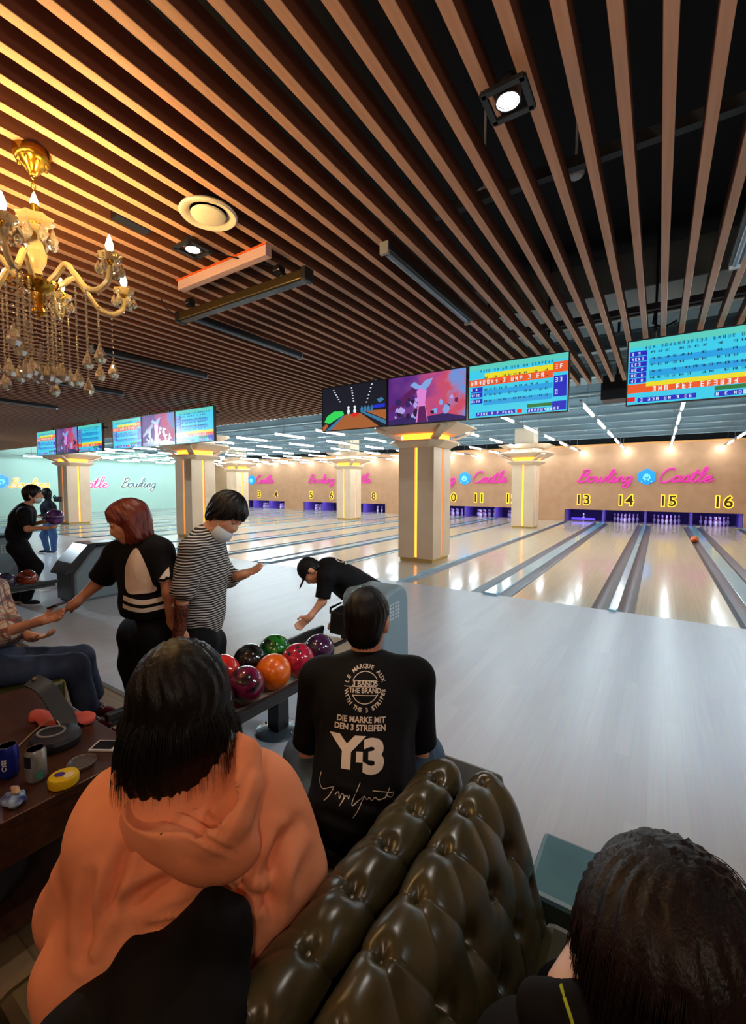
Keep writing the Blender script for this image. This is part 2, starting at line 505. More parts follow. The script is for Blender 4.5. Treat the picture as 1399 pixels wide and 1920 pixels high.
# plenum above the slats
mb = MB()
for y in (0.3, 2.7, 5.2): mb.box(XL, XR, y - .025, y + .025, 3.36, 3.42)
o = mb.build('ceiling_carrier_rails', mat('dull_rail', srgb(78, 78, 80), 0.6)); o['kind'] = 'structure'
o = MB().box(-1.9, 1.9, 5.6, 6.6, 3.75, 4.15).build('supply_duct', mat('galvanised_duct', srgb(128, 142, 144), 0.5, 0.3), bevel=0.01)
setp(o, 'rectangular galvanised duct above the slat ends by the right screen', 'duct')
mb = MB(); mb.tube([(-3.4, 5.95, 3.6), (3.4, 5.95, 3.6)], .03, 8)
mb.tube([(-.1, 5.95, 3.6), (-.12, 5.9, 3.45), (-.02, 5.92, 3.38), (.1, 5.95, 3.45)], .012, 6)
setp(mb.build('pipe', m_black, smooth=True), 'thin black pipe running across above the slat ends', 'pipe')
o = MB().box(-0.86, -0.42, 8.2, 8.6, 3.05, 3.45).box(-.66, -.62, 8.38, 8.42, 3.45, 4.4).build('speaker_box', m_black, bevel=0.01)
setp(o, 'black box hung between the two bright score screens', 'speaker')
for x, y, t in ((-0.512, 3.16, 'small white round detector above the slats, the one nearer the spotlight row on the right'), (-1.06, 3.01, 'small white round detector above the slats, left of the other one')):
    mb = MB(); mb.lathe([(0.001, 0), (.035, .002), (.05, .02), (.05, .03), (.0, .03)], (x, y, 3.6), 18); mb.tube([(x, y, 3.63), (x, y, 4.4)], .008, 6)
    setp(mb.build('smoke_detector', m_white, smooth=True), t, 'detector')

# ------------------------------------------------------------------ slats
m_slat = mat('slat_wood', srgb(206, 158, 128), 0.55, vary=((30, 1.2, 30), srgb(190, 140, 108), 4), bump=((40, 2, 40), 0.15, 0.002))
m_slat_side = mat('slat_side_shade', srgb(112, 66, 46), 0.65, vary=((30, 1.2, 30), srgb(96, 54, 38), 4))  # sides coloured darker to carry the shade between the slats
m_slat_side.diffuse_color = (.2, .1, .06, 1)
xs = [-0.172 + 0.1532 * k - 0.0 for k in range(-188, 24)]
m_slat_mesh = None
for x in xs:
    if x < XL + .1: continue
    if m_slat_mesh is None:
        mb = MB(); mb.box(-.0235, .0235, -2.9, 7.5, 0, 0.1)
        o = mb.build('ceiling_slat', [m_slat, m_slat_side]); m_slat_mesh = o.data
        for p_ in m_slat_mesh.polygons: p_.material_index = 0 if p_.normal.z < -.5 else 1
        b = o.modifiers.new('bevel', 'BEVEL'); b.width = .002; b.segments = 1
    else:
        o = o.copy(); C.objects.link(o)
    o.location = (x, 0, ZS)
    setp(o, 'long thin brown wooden ceiling slat running towards the lanes', 'slat', 'wooden slats of the ceiling')

# ------------------------------------------------------------------ lanes
m_arrow = mat('lane_marks', srgb(120, 70, 35), 0.3)
for bc, n0 in BAYS:
    for k in range(4):
        x = bc + LX[k]; num = n0 + k
        t = thing('bowling_lane', 'glossy beige bowling lane %s, ending below its yellow number' % NUMW[num], 'bowling lane', (x, YF, 0), group='bowling lanes')
        mb = MB(); mb.box(-LH, LH, 0, YW - YF + .1, -0.1, 0.0); mb.cur = 1
        for a in range(-3, 4):
            y = 4.6 - abs(a) * 0.16
            mb.add([(a * .13 - .02, y - .15, .0015), (a * .13 + .02, y - .15, .0015), (a * .13, y, .0015)], [(0, 1, 2)])
        mb.build('lane_surface', [m_lane, m_arrow], t)
        for s in (-1, 1):
            mb = MB(); prof = [(LH + .0, 0.0), (LH + .012, -.012), (LH + .04, -.05), (LH + .1, -.075), (LH + .16, -.05), (LH + .19, -.012), (LH + .2, .0)]
            vs = [(s * a, yy, z) for yy in (0, YW - YF + .1) for a, z in prof]; q = len(prof)
            mb.add(vs, [(i, i + 1, q + i + 1, q + i) if s < 0 else (i + 1, i, q + i, q + i + 1) for i in range(q - 1)])
            mb.build('gutter', m_gut, t, smooth=True)
    # caps and aisles between the gutters
    e = [bc + LX[0] - LH - .2, bc + LX[0] + LH + .2, bc + LX[1] - LH - .2, bc + LX[1] + LH + .2, bc + LX[2] - LH - .2, bc + LX[2] + LH + .2, bc + LX[3] - LH - .2, bc + LX[3] + LH + .2]
    names = ['wide pale blue track cover between lanes %s and %s', 'narrow pale blue divider between lanes %s and %s', 'wide pale blue track cover between lanes %s and %s']
    for j in range(3):
        mb = MB(); mb.box(e[2 * j + 1], e[2 * j + 2], YF - .0, YW + .08, -.1, .012)
        mb.box(e[2 * j + 1] + .01, e[2 * j + 2] - .01, YF - .04, YF + .10, .0, .03)
        setp(mb.build('track_cover', m_cap, bevel=.006), names[j] % (NUMW[n0 + j], NUMW[n0 + j + 1]), 'divider', 'track covers between the lanes')
    for s, xx, tt in ((-1, e[0], 'left of lane %s' % NUMW[n0]), (1, e[7], 'right of lane %s' % NUMW[n0 + 3])):
        setp(MB().box(min(xx, xx + s * .07), max(xx, xx + s * .07), YF - .02, YW, -.1, .012).build('track_cover', m_cap, bevel=.004), 'slim pale blue edge strip ' + tt, 'divider')
ed = [XL] + sum([[c + LX[0] - LH - .27, c + LX[3] + LH + .27] for c, _ in reversed(BAYS)], []) + [XR]
mb = MB()
for a, b in zip(ed[::2], ed[1::2]):
    if b > a: mb.box(a, b, YF, YW, -.1, .0)
mb.build('floor_aisles', m_strip)['kind'] = 'structure'

# pin decks, side boards and pins
m_kick = mat('kickback_violet_lit', srgb(120, 100, 190), 0.4)  # white boards coloured lilac to stand for the violet light on them
m_pin = mat('pin_white', srgb(235, 232, 240), 0.25, coat=0.4)
m_pred = mat('pin_red', srgb(190, 25, 35), 0.3)
m_uv = mat('violet_lamp', (0, 0, 0), 0.5, emit=(0.16, 0.08, 1.0), strength=9)
m_curt = mat('pit_curtain', srgb(52, 44, 96), 0.8)
for bc, n0 in BAYS:
    t = thing('pinsetter_bay', 'dark violet lit pin opening under the wall of lanes %s to %s' % (NUMW[n0], NUMW[n0 + 3]), 'pin opening', (bc, YW, 0))
    MB().box(-3.24, 3.27, .13, 1.4, -.1, -.004).build('pin_deck', m_lane, t)
    MB().box(-3.24, 3.27, 1.35, 1.4, 0, .7).build('curtain', m_curt, t)
    MB().box(-3.24, 3.27, .13, 1.35, .62, .66).build('top_board', m_curt, t)
    for j, xx in enumerate([-3.2, -1.63, 0, 1.62, 3.22]):
        MB().box(xx - .04, xx + .04, .14, 1.3, 0.0, .6).build('side_board', m_kick, t)
    for k in range(4):
        MB().tube([(LX[k] - .5, .22, .585), (LX[k] + .5, .22, .585)], .018, 8).build('violet_tube', m_uv, t)
pin_prof = [(.026, 0), (.029, .01), (.05, .08), (.0605, .115), (.052, .16), (.034, .2), (.0235, .235), (.0245, .27), (.032, .31), (.033, .335), (.026, .365), (.012, .379), (.0001, .381)]
pin0 = None
for bc, n0 in BAYS:
    for k in range(4):
        num = n0 + k
        if num in (1, 2, 6, 9): continue
        pos = [(0, 0)] if num == 13 else [((j - r / 2) * .305, r * .264) for r in range(4) for j in range(r + 1)]
        for dx, dy in pos:
            if pin0 is None:
                pin0 = thing('bowling_pin', '', 'bowling pin', (0, 0, 0))
                MB().lathe(pin_prof, n=14).build('pin_body', m_pin, pin0, smooth=True)
                mb = MB(); mb.lathe([(.0272, .222), (.0255, .235), (.0268, .25)], n=14); mb.lathe([(.0262, .258), (.0262, .266)], n=14); mb.build('neck_stripe', m_pred, pin0)
                p = pin0
            else: p = dup(pin0)
            p.location = (bc + LX[k] + dx, YW + .42 + dy, 0)
            p['label'] = ('single white bowling pin left standing on lane thirteen' if num == 13 else 'white bowling pin in the rack at the end of lane %s' % NUMW[num])
            p['group'] = 'pins of lane ' + NUMW[num]
o = MB().box(bc * 0 - 0.46 + LX[0] - .5, -0.46 + LX[0] + .5, YW + .28, YW + .32, .07, .16).build('sweep_bar', mat('sweep_violet', srgb(90, 70, 220), 0.4, emit=(.1, .05, .9), strength=1.2))
setp(o, 'violet lit sweep bar lowered across lane 13', 'sweep bar')
for bc, n0 in BAYS:
    lamp('AREA', (bc, YW + .25, .56), 22, (0.35, 0.25, 1.0), 6.2, (0.5, 0, 0), size_y=.08)

# ------------------------------------------------------------------ LED tube rows over the lanes
m_tube = mat('led_tube', (0.9, 0.95, 1), 0.4, emit=(0.80, 0.95, 1.0), strength=TUBE_GLOW)
m_rail = mat('rail_grey', srgb(110, 120, 125), 0.5, 0.3)
row0 = None
for bc, n0 in BAYS:
    for k in range(4):
        x = bc + LX[k]; num = n0 + k
        if row0 is None:
            row0 = thing('light_row', '', 'ceiling light', (x, 0, 3.14))
            MB().box(-.022, .022, 8.8, YW - .3, .03, .06).build('rail', m_rail, row0)
            for j in range(6):
                y = 9.3 + j * 2.37
                MB().tube([(0, y, 0), (0, y + 1.25, 0)], .024, 8).build('tube', m_tube, row0)
            for j in range(7):
                y = 7.9 + j * 1.75 + 1.75
                MB().tube([(0, y, .06), (0, y, .61)], .006, 5).build('hanging_rod', m_rail, row0)
            r = row0
        else: r = dup(row0, (x, 0, 3.14))
        r['label'] = 'row of white LED tubes on a rail above lane %s' % NUMW[num]
        r['group'] = 'LED rows over the lanes'
# tubes over the aisles between bays
for i, x in enumerate((-4.62, -12.8, -21.0)):
    r = dup(row0, (x, 0, 3.14)); r['label'] = 'row of white LED tubes above the aisle with the %s columns' % ['nearest', 'middle', 'farthest left'][i]; r['group'] = 'LED rows over the lanes'

# ------------------------------------------------------------------ columns
m_col = mat('column_panel', srgb(226, 196, 166), 0.42, vary=((2, 2, 2), srgb(220, 188, 156), 2))
m_plinth = mat('plinth_ochre', srgb(186, 150, 78), 0.5)
m_amber = mat('amber_glow', (0.5, 0.2, 0.03), 0.5, emit=(1.0, 0.36, 0.03), strength=AMBER_GLOW)
m_cap_w = mat('capital_cream', srgb(232, 206, 178), 0.4)


def frust(mb, a0, b0, z0, a1, b1, z1, ch=0.25):
    def ring(a, b, z):
        c = ch * min(a, b)
        return [(-a + c, -b, z), (a - c, -b, z), (a, -b + c, z), (a, b - c, z), (a - c, b, z), (-a + c, b, z), (-a, b - c, z), (-a, -b + c, z)]
    mb.add(ring(a0, b0, z0) + ring(a1, b1, z1), [(i, (i + 1) % 8, 8 + (i + 1) % 8, 8 + i) for i in range(8)] + [tuple(range(7, -1, -1)), tuple(range(8, 16))])


def make_column(x, y, label):
    t = thing('column', label, 'column', (x, y, 0), group='cream columns between the lanes')
    a, b = .42, .44
    MB().box(-a + .03, a - .03, -b + .03, b - .03, 0, .09).build('plinth', m_plinth, t)
    mb = MB()
    for sx in (-1, 1):                 # two L shaped panels on each face, a groove between
        for sy in (-1, 1):
            x0, x1 = sorted((sx * .035, sx * a)); y0, y1 = sorted((sy * .035, sy * b))
            mb.box(x0, x1, y0, y1, .07, 2.45)
    mb.build('panels', m_col, t, bevel=.006)
    mb = MB(); mb.box(-.036, .036, -b + .045, b - .045, .075, 2.46); mb.box(-a + .045, a - .045, -.036, .036, .075, 2.46)
    mb.build('light_groove', m_amber, t)
    mb = MB(); frust(mb, .46, .48, 2.45, .66, .66, 2.56, .35); frust(mb, .66, .66, 2.56, .62, .62, 2.6, .35)
    mb.build('lower_capital', m_cap_w, t)
    mb = MB(); frust(mb, .44, .44, 2.6, .44, .44, 2.76, .3); mb.build('capital_glow', m_amber, t)
    mb = MB(); frust(mb, .62, .62, 2.74, .98, .98, 2.88, .4); frust(mb, .98, .98, 2.88, .9, .9, 2.94, .4)
    for sx in (-1, 1):
        for sy in (-1, 1):
            mb.bar((sx * .40, sy * .40, 2.62), (sx * .8, sy * .8, 2.84), .16, .05)
    mb.build('upper_capital', m_cap_w, t)
    mb = MB(); frust(mb, .5, .5, 2.94, .5, .5, 3.08, .3); frust(mb, .7, .7, 3.08, .95, .95, 3.22, .4); mb.box(-.36, .36, -.36, .36, 3.22, 4.4)
    mb.build('top_block', m_cap_w, t)
    return t


col0 = make_column(-4.37, 8.84, 'cream column with amber light grooves below the three bright screens')
cl = {(-12.6, 8.84): 'cream column behind the striped shirt man, below the middle screens',
      (-21.0, 8.84): 'cream column at far left behind the bowlers by the mint wall',
      (-4.42, 17.85): 'cream column standing left of the lane 13 sign',
      (-12.75, 17.45): 'cream column between the number 5 and number 8 signs',
      (-20.8, 17.4): 'cream column at the corner of mint wall and tan wall'}
for (x, y), lb in cl.items():
    c = dup(col0, (x, y, 0), lb, 'cream columns between the lanes')

# ------------------------------------------------------------------ lane numbers and the script signs
m_num = mat('number_face', srgb(70, 42, 20), 0.5)
m_neon_y = mat('number_glow', (0.6, 0.4, 0.02), 0.5, emit=(1.0, 0.62, 0.02), strength=1.35)
m_pink = mat('script_pink', srgb(190, 40, 140), 0.4, emit=(0.75, 0.05, 0.42), strength=0.55)
m_gold = mat('script_gold', srgb(235, 180, 60), 0.4, emit=(1.0, .55, .12), strength=.5)
m_teal = mat('script_teal', srgb(40, 120, 150), 0.4)
m_hex = mat('hex_blue', srgb(20, 120, 215), 0.3, emit=(0.01, 0.25, 0.9), strength=0.9)
m_hexl = mat('hex_cyan', srgb(120, 225, 245), 0.3, emit=(0.3, 0.9, 1.0), strength=0.9)
for bc, n0 in BAYS:
    for k in range(4):
        num = n0 + k; x = bc + LX[k] + (0.15 if num == 16 else 0)
        t = thing('lane_number', 'dark number %s edged in yellow light above its lane' % NUMW[num], 'lane number', (x, YW, 1.0), group='lane numbers')
        for nm, size, bold, yy, mt in (('glow_outline', .62, .045, -.015, m_neon_y), ('number_face', .62, .008, -.03, m_num)):
            vs, fs = text_mesh(str(num), size, bold, space=1.1)
            mb = MB(); k2 = len(vs)
            mb.add([(v.x, yy, v.y) for v in vs], [tuple(f) for f in fs])
            o = mb.build(nm, mt, t); so = o.modifiers.new('solid', 'SOLIDIFY'); so.thickness = .012

# script letters as strokes, x width and baseline units
SCR = {'B': [(.1, .0), (.25, .95), (.15, 1.0), (.5, 1.1), (.6, .85), (.3, .55), (.6, .5), (.62, .15), (.2, -.02), (.0, .15)],
       'o': [(.3, .45), (.08, .4), (.02, .12), (.22, 0), (.42, .2), (.35, .45), (.55, .42)],
       'w': [(.0, .45), (.08, .05), (.28, .1), (.34, .45), (.38, .05), (.58, .1), (.62, .45), (.75, .42)],
       'l': [(.0, .1), (.25, .6), (.28, 1.05), (.15, 1.0), (.1, .3), (.18, 0), (.35, .12)],
       'i': [(.0, .15), (.14, .48), (.12, .05), (.24, .0), (.36, .2)],
       'n': [(.0, .4), (.1, .0), (.14, .38), (.32, .45), (.34, .05), (.5, .1)],
       'g': [(.4, .45), (.1, .42), (.05, .1), (.3, .05), (.42, .4), (.35, -.4), (.1, -.45), (.05, -.25), (.5, .1)],
       'C': [(.6, .85), (.5, 1.08), (.2, .95), (.02, .4), (.15, 0), (.45, .0), (.7, .25)],
       'a': [(.4, .42), (.12, .42), (.02, .12), (.18, 0), (.38, .3), (.4, .45), (.38, .05), (.55, .1)],
       's': [(.0, .1), (.2, .5), (.32, .25), (.28, .02), (.05, .05), (.3, .0), (.45, .12)],
       't': [(.0, .2), (.2, .95), (.1, .1), (.22, .0), (.38, .15)],
       'e': [(.0, .12), (.3, .3), (.25, .46), (.08, .38), (.06, .08), (.25, .0), (.5, .2)]}
ADV = {'B': .68, 'o': .5, 'w': .7, 'l': .34, 'i': .33, 'n': .48, 'g': .5, 'C': .7, 'a': .5, 's': .42, 't': .36, 'e': .45}


def script(word, width, rad, to3):
    pos = 0; strokes = []
    for ch in word:
        strokes.append([(pos + x, y) for x, y in SCR[ch]]); pos += ADV[ch]
        if ch == 'i': strokes.append([(pos - .2, .68), (pos - .17, .74)])
        if ch == 't': strokes.append([(pos - .4, .62), (pos + .05, .66)])
    k = width / pos; mb = MB()
    for s in strokes:
        mb.tube([to3((x + y * .28) * k, y * k * .82) for x, y in [(p.x, p.y) for p in spline([(a, b, 0) for a, b in s], 4)]], rad, 6)
    return mb


for i, (bc, n0) in enumerate(BAYS[:3] + [BAYS[3]]):
    lab = 'above lanes %s to %s' % (NUMW[n0], NUMW[n0 + 3])
    setp(script('Bowling', 2.2, .036, lambda x, y: (bc - 2.75 + x, YW - .04, 1.82 + y)).build('script_sign', m_pink, smooth=True), 'pink script lettering left of the blue hexagon ' + lab, 'sign')
    setp(script('Castle', 1.8, .036, lambda x, y: (bc + .42 + x, YW - .04, 1.82 + y)).build('script_sign', m_pink, smooth=True), 'pink script lettering right of the blue hexagon ' + lab, 'sign')


def hexsign(origin, ux, label):
    t = thing('hexagon_sign', label, 'sign', origin); ux = Vector(ux); n = ux.cross(Vector((0, 0, 1)))
    def ring(r, off): return [ux * (r * math.sin(PI / 3 * i)) + Vector((0, 0, r * math.cos(PI / 3 * i))) + n * off for i in range(6)]
    mb = MB(); mb.add(ring(.36, 0) + ring(.36, .05), [(0, 1, 2, 3, 4, 5), (11, 10, 9, 8, 7, 6)] + [(i, 6 + i, 6 + (i + 1) % 6, (i + 1) % 6) for i in range(6)])
    mb.build('plate', m_hex, t)
    mb = MB()
    P = lambda x, z: ux * x + Vector((0, 0, z)) + n * .065
    for x in (-.09, -.03, .03, .09): mb.tube([P(x, -.02), P(x, .14 - abs(x) * .5)], .016, 5)
    mb.tube([P(-.14, -.05), P(-.06, -.1), P(.06, -.1), P(.14, -.05)], .018, 5)
    mb.tube([P(-.12, .02), P(-.05, -.17)], .014, 5); mb.tube([P(.12, .02), P(.05, -.17)], .014, 5)
    for x in (-.18, .18): mb.tube([P(x - .02, -.2), P(x + .02, -.2)], .02, 5)
    mb.build('castle_mark', m_hexl, t)


for bc, n0 in BAYS: hexsign((bc, YW, 2.04), (1, 0, 0), 'blue hexagon sign with a light mark above lanes %s to %s' % (NUMW[n0], NUMW[n0 + 3]))
hexsign((XL, 8.85, 1.85), (0, 1, 0), 'blue hexagon sign on the mint wall at the left edge')
W3 = lambda y0, z0: (lambda x, y: (XL + .05, y0 + x, z0 + y))
m_outl = mat('script_outline', srgb(240, 235, 215), 0.5, emit=(1, .9, .7), strength=.35)
for wd, y0, wid, z0, mt, lb in (('Bowling', 9.15, 1.85, 1.52, m_gold, 'gold script lettering on the mint wall by the far bowler'),
                                ('Castle', 12.1, 2.1, 1.5, m_pink, 'pink script lettering on the mint wall behind the far left column'),
                                ('Bowling', 15.0, 2.35, 1.52, m_teal, 'teal script lettering with pale outline on the mint wall')):
    t = thing('script_sign', lb, 'sign', (0, 0, 0))
    script(wd, wid, .035, W3(y0, z0)).build('letters', mt, t, smooth=True)
    script(wd, wid, .07, (lambda x, y: (XL + .0, y0 + x, z0 + y))).build('letter_outline', m_outl, t, smooth=True)
# ================================================================== SCORING SCREENS
def em(name, rgb, k=1.0):
    c = srgb(*rgb); return mat(name, (0, 0, 0), 0.3, emit=c, strength=TV_GLOW * k)


S_CY, S_BL, S_DB, S_YE, S_OR, S_RD, S_WH, S_GN, S_TX = (em('scr_cyan', (60, 205, 235)), em('scr_blue', (40, 160, 225)), em('scr_navy', (35, 45, 190)),
    em('scr_yellow', (235, 220, 40)), em('scr_orange', (235, 90, 40)), em('scr_red', (225, 30, 40)), em('scr_white', (235, 245, 250)), em('scr_green', (40, 120, 60)), em('scr_dark', (25, 55, 80)))
S_TL = em('scr_teal', (90, 205, 190))
m_frame = mat('screen_frame', (0.01, 0.01, 0.012), 0.35)


def glyphs(mb, x0, x1, zc, h, step, rng, y=-.0045):
    x = x0
    while x < x1 - step * .6:           # little broken strokes standing for unreadable figures
        wd = step * .55
        for seg in rng.sample(range(6), 4):
            if seg == 0: mb.box(x, x + wd, y, y + .001, zc + h * .38, zc + h * .5)
            if seg == 1: mb.box(x, x + wd, y, y + .001, zc - h * .06, zc + h * .06)
            if seg == 2: mb.box(x, x + wd, y, y + .001, zc - h * .5, zc - h * .38)
            if seg == 3: mb.box(x, x + wd * .25, y, y + .001, zc - h * .5, zc + h * .5)
            if seg == 4: mb.box(x + wd * .75, x + wd, y, y + .001, zc - h * .5, zc + h * .5)
            if seg == 5: mb.box(x + wd * .4, x + wd * .6, y, y + .001, zc - h * .3, zc + h * .3)
        x += step * (1 if rng.random() < .72 else 1.9)


def tv(xc, yc, w, h, label, content, ztop=3.12, seed=1, group='scoring screens hung at the foul line'):
    rng = random.Random(seed)
    t = thing('score_screen', label, 'screen', (xc, yc, ztop - h / 2), group=group)
    H, W = h / 2, w / 2
    MB().box(-W, W, .0, .05, -H, H).build('housing', m_frame, t, bevel=.004)
    mb = MB(); b = .012
    mb.box(-W, W, -.008, 0, -H, -H + b); mb.box(-W, W, -.008, 0, H - b, H); mb.box(-W, -W + b, -.008, 0, -H + b, H - b); mb.box(W - b, W, -.008, 0, -H + b, H - b)
    mb.build('bezel', m_frame, t)
    MB().tube([(-W * .6, .03, H), (-W * .6, .03, H + (4.4 - ztop))], .012, 6).build('hanging_rod', m_black, t)
    MB().tube([(W * .6, .03, H), (W * .6, .03, H + (4.4 - ztop))], .012, 6).build('hanging_rod', m_black, t)
    content(t, W - b, H - b, rng)
    return t


def rect(mb, W, H, u0, u1, v0, v1, lay=1):
    y = -.001 * lay
    mb.box(-W + 2 * W * u0, -W + 2 * W * u1, y - .0008, y, H - 2 * H * v1, H - 2 * H * v0)


def score(hot, left_names=True):
    def f(t, W, H, rng):
        mb = MB(); mats = [S_CY, S_BL, S_DB, S_YE, S_OR, S_RD, S_GN, S_TL]
        def R(i, *a): mb.cur = i; rect(mb, W, H, *a)
        R(0, 0, 1, 0, 1)
        R(7, 0, 1, 0, .1, 2)
        for k in range(6): R(k % 2, .16, .86, .2 + k * .095, .2 + (k + 1) * .095, 2)
        if hot == 0:
            R(3, .17, .86, .17, .27, 3); R(4, 0, .86, .27, .4, 3); R(4, .86, 1, .14, .32, 3)
            for v in (.42, .52, .64): R(2, .02, .15, v, v + .09, 3)
            for v in (.4, .52, .64): R(2, .87, .99, v - .02, v + .1, 3)
        else:
            for k in range(6): R(2, .01, .14, .16 + k * .085, .235 + k * .085, 3)
            R(3, .14, 1, .66, .73, 3); R(4, .0, 1, .73, .82, 3); R(4, 0, .14, .68, .82, 4)
        R(2, .08, .5, .9, .97, 3); R(5, .52, .57, .9, .97, 4) if hot == 0 else R(5, 0, .06, .88, .95, 4)
        R(6, .62, .86, .8 + .03, .89, 3); R(2, .62, .8, .91, .98, 3); R(2, .86, .99, .82, .98, 3)
        mb.cur = 8
        Z = lambda v: H - 2 * H * v; X = lambda u: -W + 2 * W * u
        for k in range(5): glyphs(mb, X(.17), X(.84), Z(.25 + k * .11 if hot == 0 else .2 + k * .1), .022, .06, rng)
        glyphs(mb, X(.12), X(.9), Z(.12), .03, .035, rng)
        mb.cur = 9
        glyphs(mb, X(.02), X(.8), Z(.335 if hot == 0 else .775), .05, .05, rng)
        for v in ((.46, .57, .68) if hot == 0 else [.2 + k * .085 for k in range(6)]): glyphs(mb, X(.025), X(.13), Z(v), .03, .03, rng)
        glyphs(mb, X(.1), X(.48), Z(.935), .03, .035, rng); glyphs(mb, X(.63), X(.98), Z(.945), .03, .035, rng)
        if hot == 0:
            for v in (.22, .45, .66): glyphs(mb, X(.885), X(.98), Z(v), .05, .045, rng)
        mb.build('picture', mats + [S_TX, S_WH], t)
    return f


def pic_lane(t, W, H, rng):
    X = lambda u: -W + 2 * W * u; Z = lambda v: H - 2 * H * v
    B = [em('pic_black', (22, 26, 38)), em('pic_brown', (165, 95, 50)), em('pic_steel', (60, 120, 160)), em('pic_green', (50, 215, 90)), em('pic_red', (215, 40, 35)), em('pic_white', (225, 235, 240)), em('pic_indigo', (35, 50, 200))]
    mb = MB()
    def poly(i, pts, l):
        mb.cur = i; mb.add([(X(u), -.0012 * l, Z(v)) for u, v in pts], [tuple(range(len(pts) - 1, -1, -1))])
    poly(0, [(0, 0), (1, 0), (1, 1), (0, 1)], 1)
    poly(1, [(.38, .66), (.62, .66), (.9, 1), (.12, 1)], 2); poly(2, [(.62, .64), (.68, .64), (1, .88), (1, .97)], 3); poly(1, [(.68, .62), (1, .64), (1, .86)], 2)
    poly(2, [(.33, .68), (.36, .68), (.14, 1), (.05, 1)], 3)
    poly(3, [(.03, .8), (.08, .66), (.2, .56), (.34, .58), (.36, .66), (.22, .76), (.12, .84)], 4); poly(1, [(0, .9), (.06, .84), (.1, .88), (.04, 1), (0, 1)], 2)
    poly(4, [(.46, .68), (.5, .64), (.56, .64), (.6, .68), (.56, .73), (.5, .73)], 5)
    for u in (.42, .52): poly(5, [(u, .66), (u - .015, .6), (u, .54), (u - .01, .5), (u + .01, .47), (u + .03, .5), (u + .02, .54), (u + .035, .6), (u + .02, .66)], 4)
    for u in (.62, .67, .72, .77): poly(2, [(u, .64), (u, .55), (u + .02, .5), (u + .04, .55), (u + .04, .64)], 3)
    poly(6, [(.78, .52), (.98, .5), (.98, .58), (.78, .58)], 3); poly(2, [(.86, .4), (.93, .36), (.97, .42), (.9, .48)], 3)
    for (a, b), (c, d) in (((.18, .06), (.28, .34)), ((.47, .06), (.5, .36)), ((.78, .04), (.7, .42))):
        for k in range(6):
            u = a + (c - a) * k / 5; v = b + (d - b) * k / 5; poly(5, [(u, v), (u + .022, v), (u + .022, v + .022), (u, v + .022)], 4)
    mb.build('picture', B, t)


def pic_film(t, W, H, rng):
    m = bpy.data.materials.get('film_backdrop')
    if m is None:
        m = bpy.data.materials.new('film_backdrop'); m.use_nodes = True; nt = m.node_tree; b = nt.nodes['Principled BSDF']
        tc = nt.nodes.new('ShaderNodeTexCoord'); mp = nt.nodes.new('ShaderNodeMapping'); mp.inputs['Scale'].default_value = (2.0, 1, 2.6); mp.inputs['Rotation'].default_value = (0, .5, 0)
        nz = nt.nodes.new('ShaderNodeTexNoise'); nz.inputs['Scale'].default_value = 1.6; nz.inputs['Detail'].default_value = 5
        sx = nt.nodes.new('ShaderNodeSeparateXYZ'); ad = nt.nodes.new('ShaderNodeMath'); ad.operation = 'MULTIPLY_ADD'; ad.inputs[1].default_value = .75; 
        rp = nt.nodes.new('ShaderNodeValToRGB'); cr = rp.color_ramp
        cr.elements[0].position = .12; cr.elements[0].color = (*srgb(95, 35, 135), 1); cr.elements[1].position = .95; cr.elements[1].color = (*srgb(120, 160, 235), 1)
        for p_, c_ in ((.38, (120, 60, 150)), (.6, (205, 80, 140)), (.78, (225, 85, 105))):
            e = cr.elements.new(p_); e.color = (*srgb(*c_), 1)
        nt.links.new(tc.outputs['Object'], mp.inputs[0]); nt.links.new(mp.outputs[0], nz.inputs['Vector']); nt.links.new(tc.outputs['Object'], sx.inputs[0])
        nt.links.new(sx.outputs[0], ad.inputs[0]); nt.links.new(nz.outputs['Fac'], ad.inputs[2]); nt.links.new(ad.outputs[0], rp.inputs[0])
        b.inputs['Base Color'].default_value = (0, 0, 0, 1); nt.links.new(rp.outputs[0], b.inputs['Emission Color']); b.inputs['Emission Strength'].default_value = TV_GLOW * .8
    X = lambda u: -W + 2 * W * u; Z = lambda v: H - 2 * H * v
    B = [m, em('film_navy', (50, 35, 95)), em('film_lilac', (175, 160, 225)), em('film_pink', (220, 130, 210)), em('film_plum', (90, 30, 90)), em('film_sky', (130, 165, 225)), em('film_dark', (38, 24, 60))]
    mb = MB()
    def poly(i, pts, l):
        mb.cur = i; mb.add([(X(u), -.0012 * l, Z(v)) for u, v in pts], [tuple(range(len(pts) - 1, -1, -1))])
    poly(0, [(0, 0), (1, 0), (1, 1), (0, 1)], 1)
    poly(1, [(0, 1), (0, .9), (.3, .84), (.5, .88), (.75, .84), (1, .94), (1, 1)], 2)
    poly(3, [(.38, .98), (.41, .6), (.39, .35), (.43, .22), (.48, .22), (.52, .35), (.5, .6), (.54, .98), (.48, .98), (.46, .7), (.44, .98)], 5)
    poly(5, [(.3, .2), (.36, .14), (.44, .24), (.5, .14), (.6, .1), (.56, .24), (.5, .34), (.44, .28), (.38, .3)], 6)
    poly(4, [(.4, .98), (.42, .66), (.5, .66), (.53, .98)], 6)
    for i in range(34):
        u = rng.uniform(.1, .9); v = .45 + rng.random() * .42; s = rng.uniform(.02, .055); c_ = rng.choice([1, 6, 2, 5, 4, 6])
        poly(c_, [(u + s * math.cos(a) * rng.uniform(.5, 1.1), v + s * 1.7 * math.sin(a) * rng.uniform(.5, 1.2)) for a in [k * PI / 3.5 for k in range(7)]], 3 + i * .05)
    for i in range(10):
        u = .02 + i * .035; poly(4, [(u, .62 - i * .04), (u + .03, .6 - i * .045), (u + .05, .68 - i * .04), (u + .02, .72 - i * .03)], 4 + i * .06)
    mb.build('picture', B, t)


